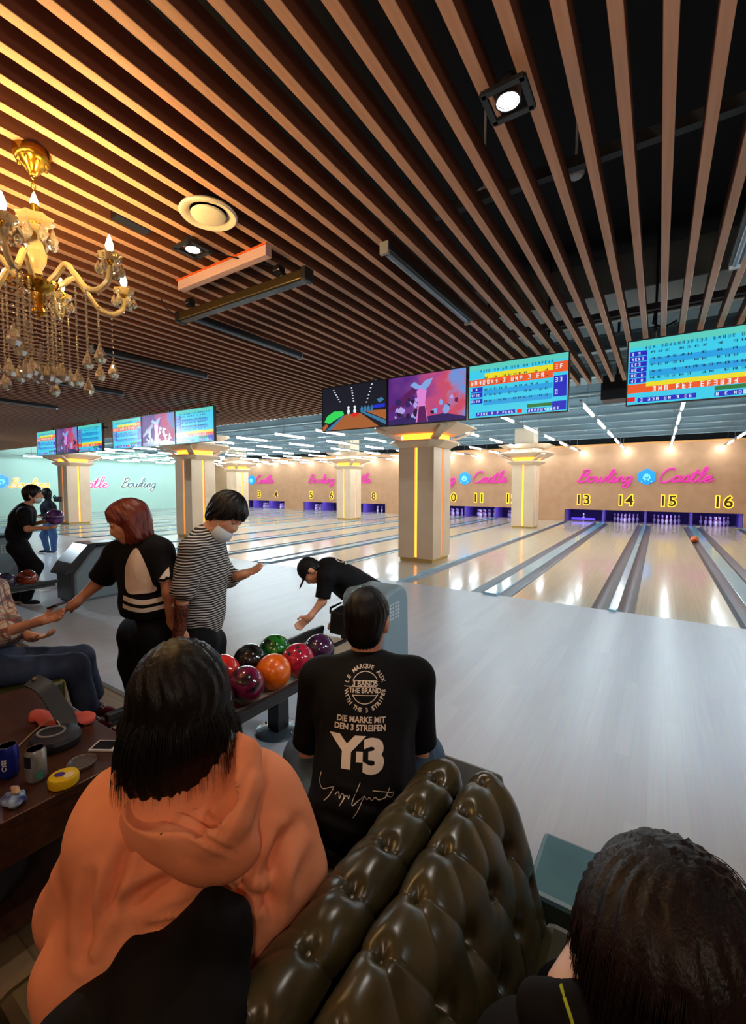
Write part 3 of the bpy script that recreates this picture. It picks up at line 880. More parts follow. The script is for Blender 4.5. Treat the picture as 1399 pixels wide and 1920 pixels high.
YT = 5.3
tv(-3.795, YT, 1.165, .66, 'screen showing a cartoon bowling lane, left of the three bright screens', pic_lane, seed=3)
tv(-2.625, YT, 1.15, .66, 'screen with a purple and pink picture beside the cyan score screen', pic_film, seed=4)
tv(-1.45, YT, 1.16, .66, 'cyan score screen right of the purple picture, row highlighted near its top', score(0), seed=5)
tv(.27, YT, 1.18, .66, 'cyan score screen at the right edge of the photo', score(1), seed=6)
for gx, nm, sd_ in ((-10.6, 'in the middle group of screens', 10), (-14.72, 'in the farthest left group of screens', 20)):
    for j in range(3):
        lb = ['left score screen ' + nm, 'brownish pink picture screen ' + nm, 'right score screen ' + nm][j]
        if j == 1:
            tv(gx + .6 + j * 1.22, YT, 1.2, .66, lb, pic_film, seed=sd_ + j)
        else: tv(gx + .6 + j * 1.22, YT, 1.2, .66, lb, score(0 if j == 0 else 1), seed=sd_ + j)
mb = MB()
for a, b in ((-4.38, -.87), (-.32, 4.3), (-10.62, -6.95), (-14.73, -11.0)): mb.box(a, b, YT + .06, YT + .1, 2.98, 3.03)
setp(mb.build('screen_rail', m_black), 'black rail the score screens hang from', 'rail')

# ================================================================== FIXTURES UNDER THE SLATS
def dark_tube(x, label):
    t = thing('tube_light', label, 'light fitting', (x, 0, ZS), group='unlit tube fittings under the slats')
    MB().box(-.035, .035, 2.47, 3.93, -.05, -.002).build('housing', mat('fitting_black', (.015, .015, .018), .35), t, bevel=.003)
    mb = MB(); mb.tube([(0, 2.5, -.055), (0, 3.9, -.055)], .016, 10); mb.build('tube', mat('unlit_tube', srgb(110, 125, 135), .25, .2), t, smooth=True)
    for y in (2.47, 3.93):
        MB().box(-.03, .03, y - .012, y + .012, -.075, -.0).build('end_cap', mat('end_cap_grey', srgb(150, 150, 150), .4), t)


dark_tube(-1.52, 'unlit black tube fitting under the slats above the lane cartoon screen')
dark_tube(-3.57, 'unlit black tube fitting just beyond the light bar under the slats')
dark_tube(-5.32, 'unlit black tube fitting right of the chandelier crystals')
dark_tube(-7.5, 'unlit black tube fitting behind the lowest chandelier drops')
dark_tube(-9.9, 'unlit black tube fitting far left under the slats')
dark_tube(.38, 'unlit tube fitting at the right edge above the right score screen')

# round air diffuser
t = thing('ceiling_diffuser', 'round cream air diffuser under the slats', 'air vent', (-2.2, 1.665, ZS))
m_cream = mat('diffuser_cream', srgb(225, 215, 190), .5)
MB().lathe([(.15, 0), (.158, -.012), (.15, -.022), (.125, -.02), (.108, -.004), (.10, 0)], n=40).build('rim', m_cream, t, smooth=True)
MB().lathe([(.0001, -.034), (.07, -.032), (.092, -.024), (.096, -.016), (.09, -.01), (.0001, -.01)], n=40).build('centre_disc', m_cream, t, smooth=True)
MB().lathe([(.1, 0), (.09, .05)], n=24).build('throat', m_dark, t)

# spot lights
m_lens = mat('spot_lens', (1, 1, 1), .3, emit=(1.0, 0.96, 0.86), strength=60)
def spot(x, y, z, label, tilt, power):
    t = thing('ceiling_spotlight', label, 'spotlight', (x, y, z))
    M = Matrix.Rotation(tilt, 4, 'X')
    mb = MB(); mb.lathe([(.0, .09), (.03, .09), (.045, .05), (.05, .0), (.044, .0), (.04, .02), (.0001, .02)], n=20)
    mb.build('can', m_black, t, smooth=True)
    MB().lathe([(.0001, .008), (.038, .008)], n=20).build('lens', m_lens, t)
    mb = MB()
    for s in (-1, 1): mb.box(s * .075 - .012, s * .075 + .012, -.08, .08, -.004, .012); mb.box(-.08, .08, s * .075 - .012, s * .075 + .012, -.004, .012)
    mb.build('square_frame', m_black, t)
    return t
spot(-.545, 1.80, 3.13, 'lit spotlight in a square black frame between the right slats', 0, 0)
spot(-2.52, 1.785, 3.12, 'lit spotlight under the slats below the round air diffuser', 0, 0)
lamp('SPOT', (-.545, 1.80, 3.11), 45, (1, .93, .82), .04, (0.25, 0, 0), 2.0)
lamp('SPOT', (-2.52, 1.785, 3.10), 35, (1, .93, .82), .04, (0.25, 0, 0), 2.0)

# dark square access panel and the light bar in front of it
t = thing('light_bar', 'dark bronze light bar hung across the slats on two black clamps', 'light bar', (-2.75, 2.32, 3.06))
m_bronze = mat('bronze_bar', srgb(92, 76, 46), .3, .7, bump=((60, 400, 60), .3, .002))
mb = MB(); mb.box(-.71, .71, -.035, .035, -.035, .03); mb.build('bar_body', m_bronze, t, bevel=.008)
mb = MB(); mb.box(-.69, .69, -.03, .03, -.045, -.035)
mb.build('lens_strip', mat('lens_dark', (.02, .02, .02), .15), t)
for x in (-.5, .5):
    mb = MB(); mb.tube([(x, -.02, .03), (x, -.05, .09)], .018, 10); mb.lathe([(.0, -.03), (.03, -.03), (.034, 0), (.03, .03), (.0001, .03)], (x, -.055, .06), 14, axis=(1, 0, 0))
    mb.build('clamp', m_bgloss, t, smooth=True)
for x in (-.71, .71): MB().box(x - .02, x + .02, -.045, .045, -.05, .04).build('end_cap', m_black, t, bevel=.006)
mb = MB(); mb.tube(spline([(-.7, -.03, 0), (-.74, -.12, .05), (-.7, -.18, .1)]), .005, 6); mb.tube(spline([(.5, -.05, .08), (.3, -.3, .1), (.2, -.42, .12)]), .005, 6)
mb.build('cable', m_black, t)
t = thing('access_panel', 'pale pink box panel with an orange edge above the light bar', 'panel', (-2.62, 2.06, ZS))
MB().box(-.48, .46, .0, .05, -.075, .0).build('panel_side', mat('panel_pinkish', srgb(205, 170, 165), .5), t)
MB().box(-.49, .47, -.006, .0, -.010, .0).build('panel_edge', mat('edge_orange', srgb(235, 95, 30), .4), t)
o = MB().box(-2.74, -2.665, 1.40, 1.60, 3.19, 3.24).build('cable_tray', m_black)
setp(o, 'small black strip between the slats left of the round diffuser', 'strip')
# ================================================================== TUFTED LEATHER SOFAS, BACK TO BACK
def leather(name, a, b, rough=0.3):
    return mat(name, a, rough, spec=0.6, vary=((9, 9, 9), b, 5), bump=((260, 260, 260), .12, .001))


m_leath = leather('olive_leather', srgb(70, 63, 36), srgb(50, 46, 28), .29)
m_button = leather('button_leather', srgb(104, 84, 42), srgb(92, 74, 38), .3)


def tufted(name, prof, y0, y1, rows, parent, n_y=520):
    """prof: (x,z) outline of the back from the crease outwards; rows: list of (arc position, phase, depth)"""
    P = spline([(a, b, 0) for a, b in prof], 10); P = [(p.x, p.y) for p in P]
    s = [0.0]
    for a, b in zip(P, P[1:]): s.append(s[-1] + math.hypot(b[0] - a[0], b[1] - a[1]))
    N = 110; S = np.linspace(0, s[-1], N)
    px = np.interp(S, s, [p[0] for p in P]); pz = np.interp(S, s, [p[1] for p in P])
    tx = np.gradient(px, S); tz = np.gradient(pz, S); L = np.hypot(tx, tz); nx, nz = -tz / L, tx / L
    if nz[N // 4] < 0: nx, nz = -nx, -nz
    Y = np.linspace(y0, y1, n_y); YY, SS = np.meshgrid(Y, S, indexing='ij')
    SP = 0.1385
    disp = np.zeros_like(YY); btn = []
    pts = []
    for (sr, ph, dep) in rows:
        for k in range(-6, 30):
            yb = y1 - 0.07 - ph * SP - k * SP
            if y0 + .02 < yb < y1 - .02: pts.append((yb, sr, dep))
    for yb, sr, dep in pts:
        d = np.hypot(YY - yb, (SS - sr))
        disp -= dep * .72 * np.exp(-(d / .021) ** 2) + dep * .42 * np.exp(-(d / .048) ** 2)
    def crease(ya, sa, yb_, sb, dep):
        nonlocal disp
        vx, vy = yb_ - ya, sb - sa; l2 = vx * vx + vy * vy
        t = np.clip(((YY - ya) * vx + (SS - sa) * vy) / l2, 0, 1)
        bow = 0.012 * np.sin(PI * t)
        d = np.hypot(YY - ya - t * vx + bow, SS - sa - t * vy)
        disp -= dep * .55 * np.exp(-(d / .0042) ** 2) + dep * .42 * np.exp(-(d / .020) ** 2)
    for i, (sr, ph, dep) in enumerate(rows):
        for yb, s2, _ in [p for p in pts if p[1] == sr]:
            if i + 1 < len(rows):
                for q in [p for p in pts if p[1] == rows[i + 1][0] and abs(p[0] - yb) < SP * .75]: crease(yb, sr, q[0], q[1], .008)
            else: crease(yb, sr, yb + .0, s[-1] - .0, .008)
            if i == 0: crease(yb, sr, yb + .015, 0.0, .007)
    ee = np.minimum(np.clip((y1 - YY) / .06, 0, 1), np.clip((YY - y0) / .06, 0, 1)); ed = -(1 - np.sqrt(1 - (1 - ee) ** 2)) * .05
    D = disp + ed + .004 * wnoise(np.stack([YY.ravel() * 1.0, SS.ravel(), 0 * YY.ravel()], 1), 22).reshape(YY.shape)
    X = px[None] + nx[None] * D; Z = pz[None] + nz[None] * D
    V = np.stack([X, YY, Z], -1).reshape(-1, 3).tolist()
    fs = [(i * N + j, (i + 1) * N + j, (i + 1) * N + j + 1, i * N + j + 1) for i in range(n_y - 1) for j in range(N - 1)]
    mb = MB(); mb.add(V, fs)
    # closing end panels down the inside
    for yy, row in ((y0, 0), (y1, n_y - 1)):
        ring = [V[row * N + j] for j in range(0, N, 4)] + [V[row * N + N - 1]]
        cx = prof[0][0]
        mb.add(ring + [(cx, yy, ring[-1][2])], [tuple(range(len(ring) + 1)) if yy == y1 else tuple(range(len(ring), -1, -1))])
    o = mb.build(name, m_leath, parent, smooth=True, angle=50)
    for yb, sr, dep in pts:
        j = int(np.clip(np.searchsorted(S, sr), 0, N - 1)); i = int(np.clip(np.searchsorted(Y, yb), 0, n_y - 1))
        c = Vector((X[i, j], yb, Z[i, j])) + Vector((nx[j], 0, nz[j])) * .002
        mb = MB(); mb.lathe([(.0001, .0055), (.006, .0045), (.009, .001), (.008, -.003)], c, 12, axis=(nx[j], 0, nz[j]))
        mb.build('button', m_button, parent, smooth=True)
    return o


sofaR = thing('tufted_sofa', 'dark olive tufted leather sofa back with three button rows, facing right', 'sofa', (0, 0, 0))
tufted('backrest', [(-.452, .735), (-.44, .775), (-.41, .803), (-.37, .80), (-.328, .762), (-.295, .705), (-.262, .62), (-.238, .53), (-.222, .45), (-.215, .38)], -.45, 1.26, [(.10, 0, .021), (.27, .5, .024), (.415, 0, .022)], sofaR)
MB().box(-.46, .42, -.5, 1.25, .1, .30).build('base', m_leath, sofaR, bevel=.02)
for a, b, in ((-.5, .40), (.42, 1.26)):
    MB().box(-.23, .42, a, b - .01, .30, .43).build('seat_cushion', m_leath, sofaR, bevel=.03)
for x in (-.4, .36):
    for y in (-.4, 1.18): MB().box(x - .03, x + .03, y - .03, y + .03, 0, .1).build('leg', m_black, sofaR)
sofaL = thing('tufted_sofa', 'dark olive tufted leather sofa back with one button row on top, facing left', 'sofa', (0, 0, 0))
tufted('backrest', [(-.462, .735), (-.474, .775), (-.505, .80), (-.55, .795), (-.60, .75), (-.635, .68), (-.655, .58), (-.665, .48), (-.67, .38)], -.45, 1.25, [(.085, .35, .021), (.27, .85, .022)], sofaL)
MB().box(-1.28, -.47, -.5, 1.8, .1, .30).build('base', m_leath, sofaL, bevel=.02)
for a, b in ((-.5, .3), (.32, 1.05), (1.07, 1.8)):
    MB().box(-1.28, -.66 if a < 1 else -.5, a, b, .30, .43).build('seat_cushion', m_leath, sofaL, bevel=.03)
for x in (-1.2, -.55):
    for y in (-.4, 1.7): MB().box(x - .03, x + .03, y - .03, y + .03, 0, .1).build('leg', m_black, sofaL)
t = thing('bench', 'low upholstered bench tinted with reflected blue light beyond the end of the tufted sofa', 'bench', (.12, 1.42, 0))
m_bluelit = leather('bluelit_leather', srgb(86, 128, 142), srgb(76, 116, 132), .35)  # leather tinted teal to stand for reflected blue light
MB().box(-.42, .7, -.11, .16, .28, .42).build('seat', m_bluelit, t, bevel=.015)
MB().box(-.40, .68, -.1, .14, 0, .28).build('base', m_dark, t)

# green box seat under the plaid person
m_green = leather('green_leather', srgb(70, 72, 34), srgb(60, 62, 30), .4)
t = thing('box_seat', 'dark green box seat with pale piping under the seated plaid person', 'seat', (-3.5, .6, 0))
MB().box(-.42, .38, -.9, .62, .05, .40).build('seat_box', m_green, t, bevel=.015)
mb = MB(); mb.tube([(.375, -.9, .398), (.375, .615, .398), (-.42, .615, .398)], .006, 6); mb.tube([(.378, .618, .39), (.378, .618, .06)], .005, 6)
mb.build('piping', mat('piping_olive', srgb(150, 145, 90), .4), t)
MB().box(-.4, .36, -.88, .6, 0, .05).build('plinth', m_black, t)

# ================================================================== BALL RETURN RACKS
m_tray = mat('tray_beige', srgb(176, 160, 140), .45)
m_rackb = mat('rack_black', (.012, .012, .014), .32)
m_hood = mat('hood_grey', srgb(112, 128, 134), .5, bump=((120, 120, 120), .1, .002))
m_hoodb = mat('hood_black', (.01, .01, .011), .3)


def rack(x, label, y_off=0.0, ye=2.56):
    t = thing('ball_rack', label, 'ball rack', (x, y_off, 0))
    for s in (-1, 1):
        MB().box(s * .28 - .018, s * .28 + .018, 1.1, ye, .405, .45).build('side_rail', m_rackb, t, bevel=.008)
        MB().box(s * .262 - .004, s * .262 + .004, 1.12, ye - .02, .37, .41).build('rail_skirt', m_rackb, t)
    mb = MB(); mb.box(-.26, .26, 1.12, ye - .02, .365, .38); mb.build('tray', m_tray, t)
    mb = MB(); mb.box(-.012, .012, 1.12, ye - .06, .38, .40); mb.build('centre_divider', m_rackb, t)
    for y in (1.45, 2.05):
        MB().box(-.05, .05, y - .05, y + .05, .02, .366).build('pedestal', m_rackb, t, bevel=.004)
        mb = MB(); mb.lathe([(.0, .0), (.15, .0), (.15, .008), (.14, .016), (.0001, .018)], (0, y, 0), 32)
        for k in range(6):
            a = k * PI / 3; mb.lathe([(.007, .015), (.006, .021), (.0001, .022)], (.12 * math.cos(a), y + .12 * math.sin(a), 0), 8)
        mb.build('base_disc', mat('disc_grey', srgb(88, 100, 108), .25, .5), t, smooth=True)
    return t


def hood(x, label, y0=2.58, y1=3.36, y_off=0.0, low=False):
    t = thing('ball_return_hood', label, 'ball return', (x, y_off, 0))
    w = .22 if low else .25
    prof = [(y0 + (.10 if low else .30), .74), (y1 - .12, .77), (y1 - .03, .73), (y1 + .01, .62), (y1 + .03, .1), (y1 + .0, .0), (y0 + .02, .0), (y0 + .02, .40), (y0 + (.04 if low else .24), .68)]
    vs = [(sx, y, z) for sx in (-w, w) for y, z in prof]; k = len(prof)
    MB().add(vs, [tuple(range(k - 1, -1, -1)), tuple(range(k, 2 * k))] + [(i, (i + 1) % k, k + (i + 1) % k, k + i) for i in range(k)]).build('shell', m_hood, t, bevel=.035, smooth=True)
    prof = [(y0 - .10, .40), (y0 + .0, .56), (y0 + .22, .80), (y0 + .34, .81), (y1 - .1, .80), (y1 - .1, .775), (y0 + .32, .77), (y0 + .02, .42)]
    if low: prof = [(y0 - .16, .40), (y0 - .14, .58), (y0 - .02, .60), (y0 + .015, .60), (y0 + .015, .40)]
    vs = [(sx, y, z) for sx in (-w + .02, w - .02) for y, z in prof]; k = len(prof)
    MB().add(vs, [tuple(range(k - 1, -1, -1)), tuple(range(k, 2 * k))] + [(i, (i + 1) % k, k + (i + 1) % k, k + i) for i in range(k)]).build('mouth_cover', m_hoodb, t, bevel=.01)
    MB().box(-w + .03, w - .03, y0 - .01, y0 + .03, .02, .42).build('front_panel', m_hoodb, t)
    mb = MB()
    for a in range(5):
        for b in range(4): mb.box(w + .0, w + .006, y1 - .34 + b * .045, y1 - .31 + b * .045, .5 + a * .03, .518 + a * .03)
    mb.build('vent_grille', mat('vent_pale', srgb(170, 178, 180), .5), t)
    return t


rack(-2.085, 'black ball rack holding the orange ball in front of the black shirt man', ye=2.86)
rack(-6.62, 'black ball rack at the left edge behind the plaid person', y_off=-.12)
hood(-2.085, 'grey ball return hood right of the head of the black shirt man', 3.0, 3.46, low=True)
hood(-7.0, 'grey ball return hood left of the red haired woman', y_off=.2)
hood(-9.4, 'dark grey ball return hood at the left edge behind the far bowler', y_off=-.35)


def ball(x, y, z, a, b, label, grp, rough=.12, sc=2.4, rot=(0, 0, 0), mark=None, r=.108):
    nm = 'ball_' + label.replace(' ', '_')[:24]
    m = bpy.data.materials.new(nm); m.use_nodes = True; nt = m.node_tree; bs = nt.nodes['Principled BSDF']
    tc = nt.nodes.new('ShaderNodeTexCoord'); mp = nt.nodes.new('ShaderNodeMapping'); mp.inputs['Location'].default_value = (x * 3, y * 5, z)
    nz = nt.nodes.new('ShaderNodeTexNoise'); nz.inputs['Scale'].default_value = sc / .22; nz.inputs['Detail'].default_value = 4; nz.inputs['Distortion'].default_value = 2.2
    rp = nt.nodes.new('ShaderNodeValToRGB'); rp.color_ramp.elements[0].position = .42; rp.color_ramp.elements[1].position = .60
    rp.color_ramp.elements[0].color = (*srgb(*a), 1); rp.color_ramp.elements[1].color = (*srgb(*b), 1)
    nt.links.new(tc.outputs['Object'], mp.inputs[0]); nt.links.new(mp.outputs[0], nz.inputs['Vector']); nt.links.new(nz.outputs['Fac'], rp.inputs[0]); nt.links.new(rp.outputs[0], bs.inputs['Base Color'])
    bs.inputs['Roughness'].default_value = rough; bs.inputs['Coat Weight'].default_value = .6
    t = thing('bowling_ball', label, 'bowling ball', (x, y, z), group=grp)
    t.rotation_euler = rot
    MB().sphere((0, 0, 0), r, 32).build('shell', m, t, smooth=True, angle=180)
    for dx, dy in ((-.017, .035), (.017, .035), (0, -.03)):
        n_ = Vector((dx, dy, math.sqrt(r * r - dx * dx - dy * dy))).normalized()
        MB().lathe([(.0001, r + .0006), (.0125, r + .0002), (.0135, r - .003)], (0, 0, 0), 14, axis=n_).build('finger_hole', m_black, t)
    return t


zb = .490
G1 = 'bowling balls on the nearest rack'
f = lambda x, y: (x, y, zb)
X1, X2 = -1.957, -2.215
ball(X1, 1.67, zb, (22, 20, 26), (120, 20, 60), 'black bowling ball with magenta swirls, left of the orange ball', G1, sc=1.3, rot=(.9, .2, -.6))
ball(X1, 1.888, zb, (235, 110, 15), (225, 92, 8), 'plain orange bowling ball', G1, rough=.3, rot=(2.6, 0, 0))
ball(X1, 2.106, zb, (190, 30, 60), (150, 20, 45), 'pinkish red bowling ball right of the orange ball', G1, sc=1.2, rot=(.5, .5, -.4))
ball(X1, 2.324, zb, (34, 22, 38), (70, 30, 70), 'dark purple bowling ball by the shoulder of the black shirt man', G1, rot=(1.3, .4, 0))
ball(X1, 1.452, zb, (16, 17, 24), (50, 40, 60), 'dark bowling ball half hidden by the black hair', G1, rot=(1.5, 0, 0))
ball(X2, 1.71, zb, (215, 45, 35), (20, 16, 24), 'half red half black bowling ball', G1, sc=.8, rot=(1.0, .9, 0))
ball(X2, 1.93, zb, (12, 14, 14), (38, 44, 38), 'plain black bowling ball left of the green one', G1, rot=(.6, -.1, 0))
ball(X2, 2.15, zb, (40, 130, 40), (14, 30, 16), 'green and black marbled bowling ball', G1, sc=1.6, rot=(2.0, 0, 1))
G2 = 'bowling balls on the left rack'
ball(-6.49, 2.17, zb, (150, 60, 30), (60, 20, 20), 'rusty orange bowling ball on the left rack', G2, sc=1.5, rot=(1.6, 0, 0))
ball(-6.49, 1.95, zb, (30, 30, 45), (60, 60, 90), 'dark bowling ball beside the rusty orange one', G2, rot=(1.6, 0, 0))
ball(-6.49, 1.73, zb, (60, 30, 80), (120, 60, 140), 'purple bowling ball at the left end of the left rack', G2, rot=(1.6, 0, 0))
ball(-6.75, 1.85, zb, (40, 30, 60), (20, 20, 28), 'dark violet bowling ball in the back row of the left rack', G2, rot=(1.6, 0, 0))
ball(.95, 16.4, .03, (240, 110, 20), (230, 90, 10), 'orange bowling ball far down in the gutter right of lane fifteen', 'balls on the lanes', rough=.25, rot=(2, 0, 0))

# ================================================================== THE COFFEE TABLE
m_wood = mat('dark_walnut', srgb(74, 42, 28), .36, vary=((3, 30, 30), srgb(54, 30, 20), 6), coat=.1, bump=((4, 120, 60), .1, .001))
t = thing('coffee_table', 'low dark brown wooden table with drinks and things on it', 'table', (-2.2, 0, 0))
MB().box(-.6, .48, -.7, .95, .53, .56).build('tabletop', m_wood, t, bevel=.003)
mb = MB(); mb.box(.44, .475, -.68, .93, .40, .53); mb.box(-.6, .46, .90, .935, .40, .53); mb.build('apron', m_wood, t)
MB().box(-.58, .44, -.68, .9, .14, .165).build('lower_shelf', m_wood, t)
for x in (-.55, .43):
    for y in (-.65, .88): MB().box(x - .035, x + .035, y - .035, y + .035, 0, .53).build('leg', m_wood, t, bevel=.003)
ZT = .56


def can(x, y, label, side, seed, letters=None, rot=0):
    t = thing('drink_can', label, 'drink can', (x, y, ZT), rot, group='drink cans on the table')
    MB().lathe([(.024, 0), (.0265, .002), (.033, .012), (.033, .103), (.0265, .117)], n=28).build('can_body', side, t, smooth=True)
    MB().lathe([(.0265, .117), (.0275, .119), (.0255, .119), (.0245, .114), (.0001, .114)], n=28).build('lid', mat('can_metal', (.7, .7, .72), .25, 1.0), t, smooth=True)
    MB().lathe([(.0001, .1145), (.008, .1155), (.0095, .1145)], (.004, 0, 0), 12).build('pull_tab', mat('can_metal', (.7, .7, .72), .25, 1.0), t)
    if letters:
        vs, fs = text_mesh(letters, .019, .0008)
        me = MB(); R_ = .0334
        me.add([(R_ * math.sin(v.y / R_ * 1.0), -R_ * math.cos(v.y / R_), .058 + v.x) for v in vs], fs)
        me.build('lettering', m_white, t)
    return t


m_bluecan = mat('can_blue', srgb(30, 45, 150), .25, .4)
can(-1.985, .58, 'blue drink can with white letters at the left edge of the table', m_bluecan, 1, 'CASS', rot=.9)
m_silver = mat('can_silver', srgb(185, 188, 186), .3, .5, vary=((40, 40, 14), srgb(140, 150, 155), 2))
c = can(-1.875, .628, 'pale silver drink can with a dark square on its label', m_silver, 2, rot=.9)
mb = MB(); R_ = .0335
def patch(mb, a0, a1, z0, z1):
    n_ = 6; vs = []
    for z in (z0, z1): vs += [(R_ * math.sin(a0 + (a1 - a0) * i / n_), -R_ * math.cos(a0 + (a1 - a0) * i / n_), z) for i in range(n_ + 1)]
    mb.add(vs, [(i, i + 1, n_ + 2 + i, n_ + 1 + i) for i in range(n_)])
patch(mb, -1.3, -.1, .062, .104); mb.build('dark_label', mat('label_navy', srgb(20, 24, 50), .4), c)
mb = MB(); patch(mb, .35, .95, .018, .042); mb.build('green_label', mat('label_green', srgb(60, 140, 115), .4), c)
# crumpled blue packet
t = thing('snack_packet', 'crumpled blue and white packet at the near table edge', 'packet', (-1.80, .535, ZT))
bm_v, bm_q = skin_mesh(('f', ell((0, 0, .014), (.05, .035, .016)), lambda P: .005 * wnoise(P, 120)), .004)
mb = MB(); mb.add(bm_v.tolist(), bm_q.tolist()); mb.build('wrapper', mat('packet_blue', srgb(25, 50, 120), .3, vary=((30, 30, 30), srgb(160, 185, 215), 1)), t, smooth=True)
bm_v, bm_q = skin_mesh(('f', ell((-.01, .01, .036), (.03, .012, .01)), lambda P: .003 * wnoise(P, 150)), .004)
mb = MB(); mb.add(bm_v.tolist(), bm_q.tolist()); mb.build('crumpled_foil', mat('packet_beige', srgb(190, 160, 130), .4), t, smooth=True)
# yellow tub
t = thing('yellow_tub', 'round yellow tub with a purple and white label', 'tub', (-1.765, .672, ZT), .6)
m_yel = mat('tub_yellow', srgb(225, 185, 20), .35)
MB().lathe([(.04, 0), (.045, .004), (.047, .026), (.043, .034), (.0001, .035)], n=30, sx=1.05).build('tub_body', m_yel, t, smooth=True)
MB().add([(.018 * math.cos(a) - .014, .014 * math.sin(a), .0356) for a in [k * PI / 6 for k in range(12)]], [tuple(range(12))]).build('purple_label', mat('label_purple', srgb(70, 40, 130), .4), t)
MB().add([(.016 * math.cos(a) + .02, .02 * math.sin(a), .0356) for a in [k * PI / 6 for k in range(12)]], [tuple(range(12))]).build('pale_label', mat('label_cream', srgb(225, 205, 150), .4), t)
# round glass ashtray-like ring, phone
t = thing('glass_dish', 'shallow round glass dish with a bright rim beside the yellow tub', 'dish', (-1.825, .757, ZT))
m_glass = mat('thin_glass', (.35, .32, .3), .06, trans=.7, coat=.3)
MB().lathe([(.0001, .002), (.042, .003), (.048, .012), (.05, .016), (.046, .016), (.04, .006), (.0001, .006)], n=36).build('dish', m_glass, t, smooth=True)
mb = MB(); mb.tube([(.048 * math.cos(a), .048 * math.sin(a), .016) for a in [k * 2 * PI / 36 for k in range(36)]], .0018, 6, closed=True); mb.build('rim', m_chrome, t, smooth=True)
t = thing('smartphone', 'white framed phone lying face up near the table corner', 'phone', (-1.875, .868, ZT), .55)
MB().box(-.05, .05, -.036, .036, .0, .009).build('phone_case', mat('case_white', srgb(215, 205, 200), .4), t, bevel=.003)
MB().box(-.041, .041, -.029, .029, .009, .0098).build('display', m_bgloss, t)
# black bag with grey ring and its strap
t = thing('black_pouch', 'round black pouch with a pale grey ring on its lid', 'pouch', (-2.07, .765, ZT), .5)
MB().lathe([(.075, 0), (.085, .006), (.09, .03), (.082, .045), (.06, .05), (.0001, .05)], n=40, sx=1.05).build('pouch_body', mat('pouch_black', srgb(30, 34, 42), .5, bump=((90, 90, 90), .3, .003)), t, smooth=True)
mb = MB(); mb.tube([(-.018 + .05 * math.cos(a), -.0 + .042 * math.sin(a), .053) for a in [k * 2 * PI / 40 for k in range(40)]], .0045, 8, closed=True); mb.build('ring', mat('ring_grey', srgb(130, 128, 130), .5), t, smooth=True)
t = thing('black_belt', 'wide black strap with a pale stud curling over the pink cloth', 'strap', (-2.24, .80, ZT), 0)
pts = spline([(-.10, -.02, .20), (-.04, .01, .17), (.03, .03, .10), (.08, .04, .05), (.12, .03, .02)], 8)
mb = MB()
for a, b in zip(pts, pts[1:]): mb.bar(a, b + (b - a) * .15, .075, .006, up=(.5, 0, .8))
mb.build('strap', mat('strap_black', srgb(16, 15, 17), .5), t)
MB().lathe([(.0001, .006), (.008, .004), (.009, -.004)], (-.09, -.01, .205), 12, axis=(.5, -.4, .8)).build('stud', mat('stud_tan', srgb(130, 110, 80), .4), t, smooth=True)
m_pinkc = mat('cloth_salmon', srgb(205, 90, 78), .85)
V_, Q_ = skin_mesh(('f', ('g', [ell((0, 0, .012), (.095, .06, .014)), ell((.11, .05, .012), (.06, .05, .012)), ell((-.1, .0, .012), (.06, .04, .012))], .01), lambda P: .008 * wnoise(P, 45)), .007)
t = thing('salmon_cloth', 'crumpled salmon pink cloth beyond the black pouch', 'cloth', (-2.27, .84, ZT + .004), .2)
mb = MB(); mb.add(V_.tolist(), Q_.tolist()); mb.build('cloth', m_pinkc, t, smooth=True)
o = MB().tube(spline([(-2.1, .70, ZT + .003), (-2.02, .66, ZT + .004), (-1.96, .64, ZT + .004), (-2.0, .68, ZT + .004), (-2.08, .75, ZT + .03), (-2.12, .8, ZT + .05), (-2.2, .8, ZT + .05), (-2.24, .75, ZT + .01), (-2.1, .6, ZT + .004)], 8), .0022, 6).build('charging_cable', mat('cable_cream', srgb(205, 180, 140), .5), smooth=True)
setp(o, 'thin cream cable looped behind the silver can', 'cable')
# bag on the lower shelf and dark bag on the floor
m_bag = mat('bag_charcoal', srgb(34, 34, 38), .7, bump=((60, 60, 60), .4, .004))
o = skin_obj('backpack', ('f', ('g', [ell((-1.95, .42, .29), (.16, .2, .12)), ell((-1.9, .3, .26), (.1, .12, .09))], .03), lambda P: .008 * wnoise(P, 30)), .012, m_bag)
setp(o, 'dark grey backpack on the shelf under the table', 'bag')
o = skin_obj('handbag', ('f', ('g', [ell((-1.48, .12, .1), (.16, .2, .1)), ell((-1.45, .2, .16), (.1, .12, .1)), ell((-1.56, .22, .09), (.1, .12, .09))], .04), lambda P: .010 * wnoise(P, 26)), .012, mat('bag_black', srgb(18, 17, 19), .6))
setp(o, 'soft black bag on the floor at the bottom left', 'bag')
# ================================================================== CHANDELIER
m_brass = mat('brass', srgb(215, 165, 60), .22, 1.0)
m_cryst = mat('crystal', (1.0, .92, .74), .04, trans=.8, ior=1.5)
m_cryst_w = mat('crystal_warm', (1.0, .80, .42), .08, trans=.62, ior=1.5)
m_flame = mat('candle_bulb', (1, .9, .6), .3, emit=(1.0, 0.78, 0.38), strength=40)
cx, cy = -2.50, .93
chand = thing('chandelier', 'gold and crystal candle chandelier hanging at the left under the slats', 'chandelier', (cx, cy, 0))
mb = MB(); mb.lathe([(.005, 3.075), (.015, 3.08), (.03, 3.10), (.045, 3.12), (.065, 3.135), (.075, 3.155), (.075, 3.183), (.0001, 3.183)], n=24)
for k in range(8):
    a = k * PI / 4; mb.sphere((.055 * math.cos(a), .055 * math.sin(a), 3.128), .010, 8)
mb.build('canopy', m_brass, chand, smooth=True)
mb = MB()
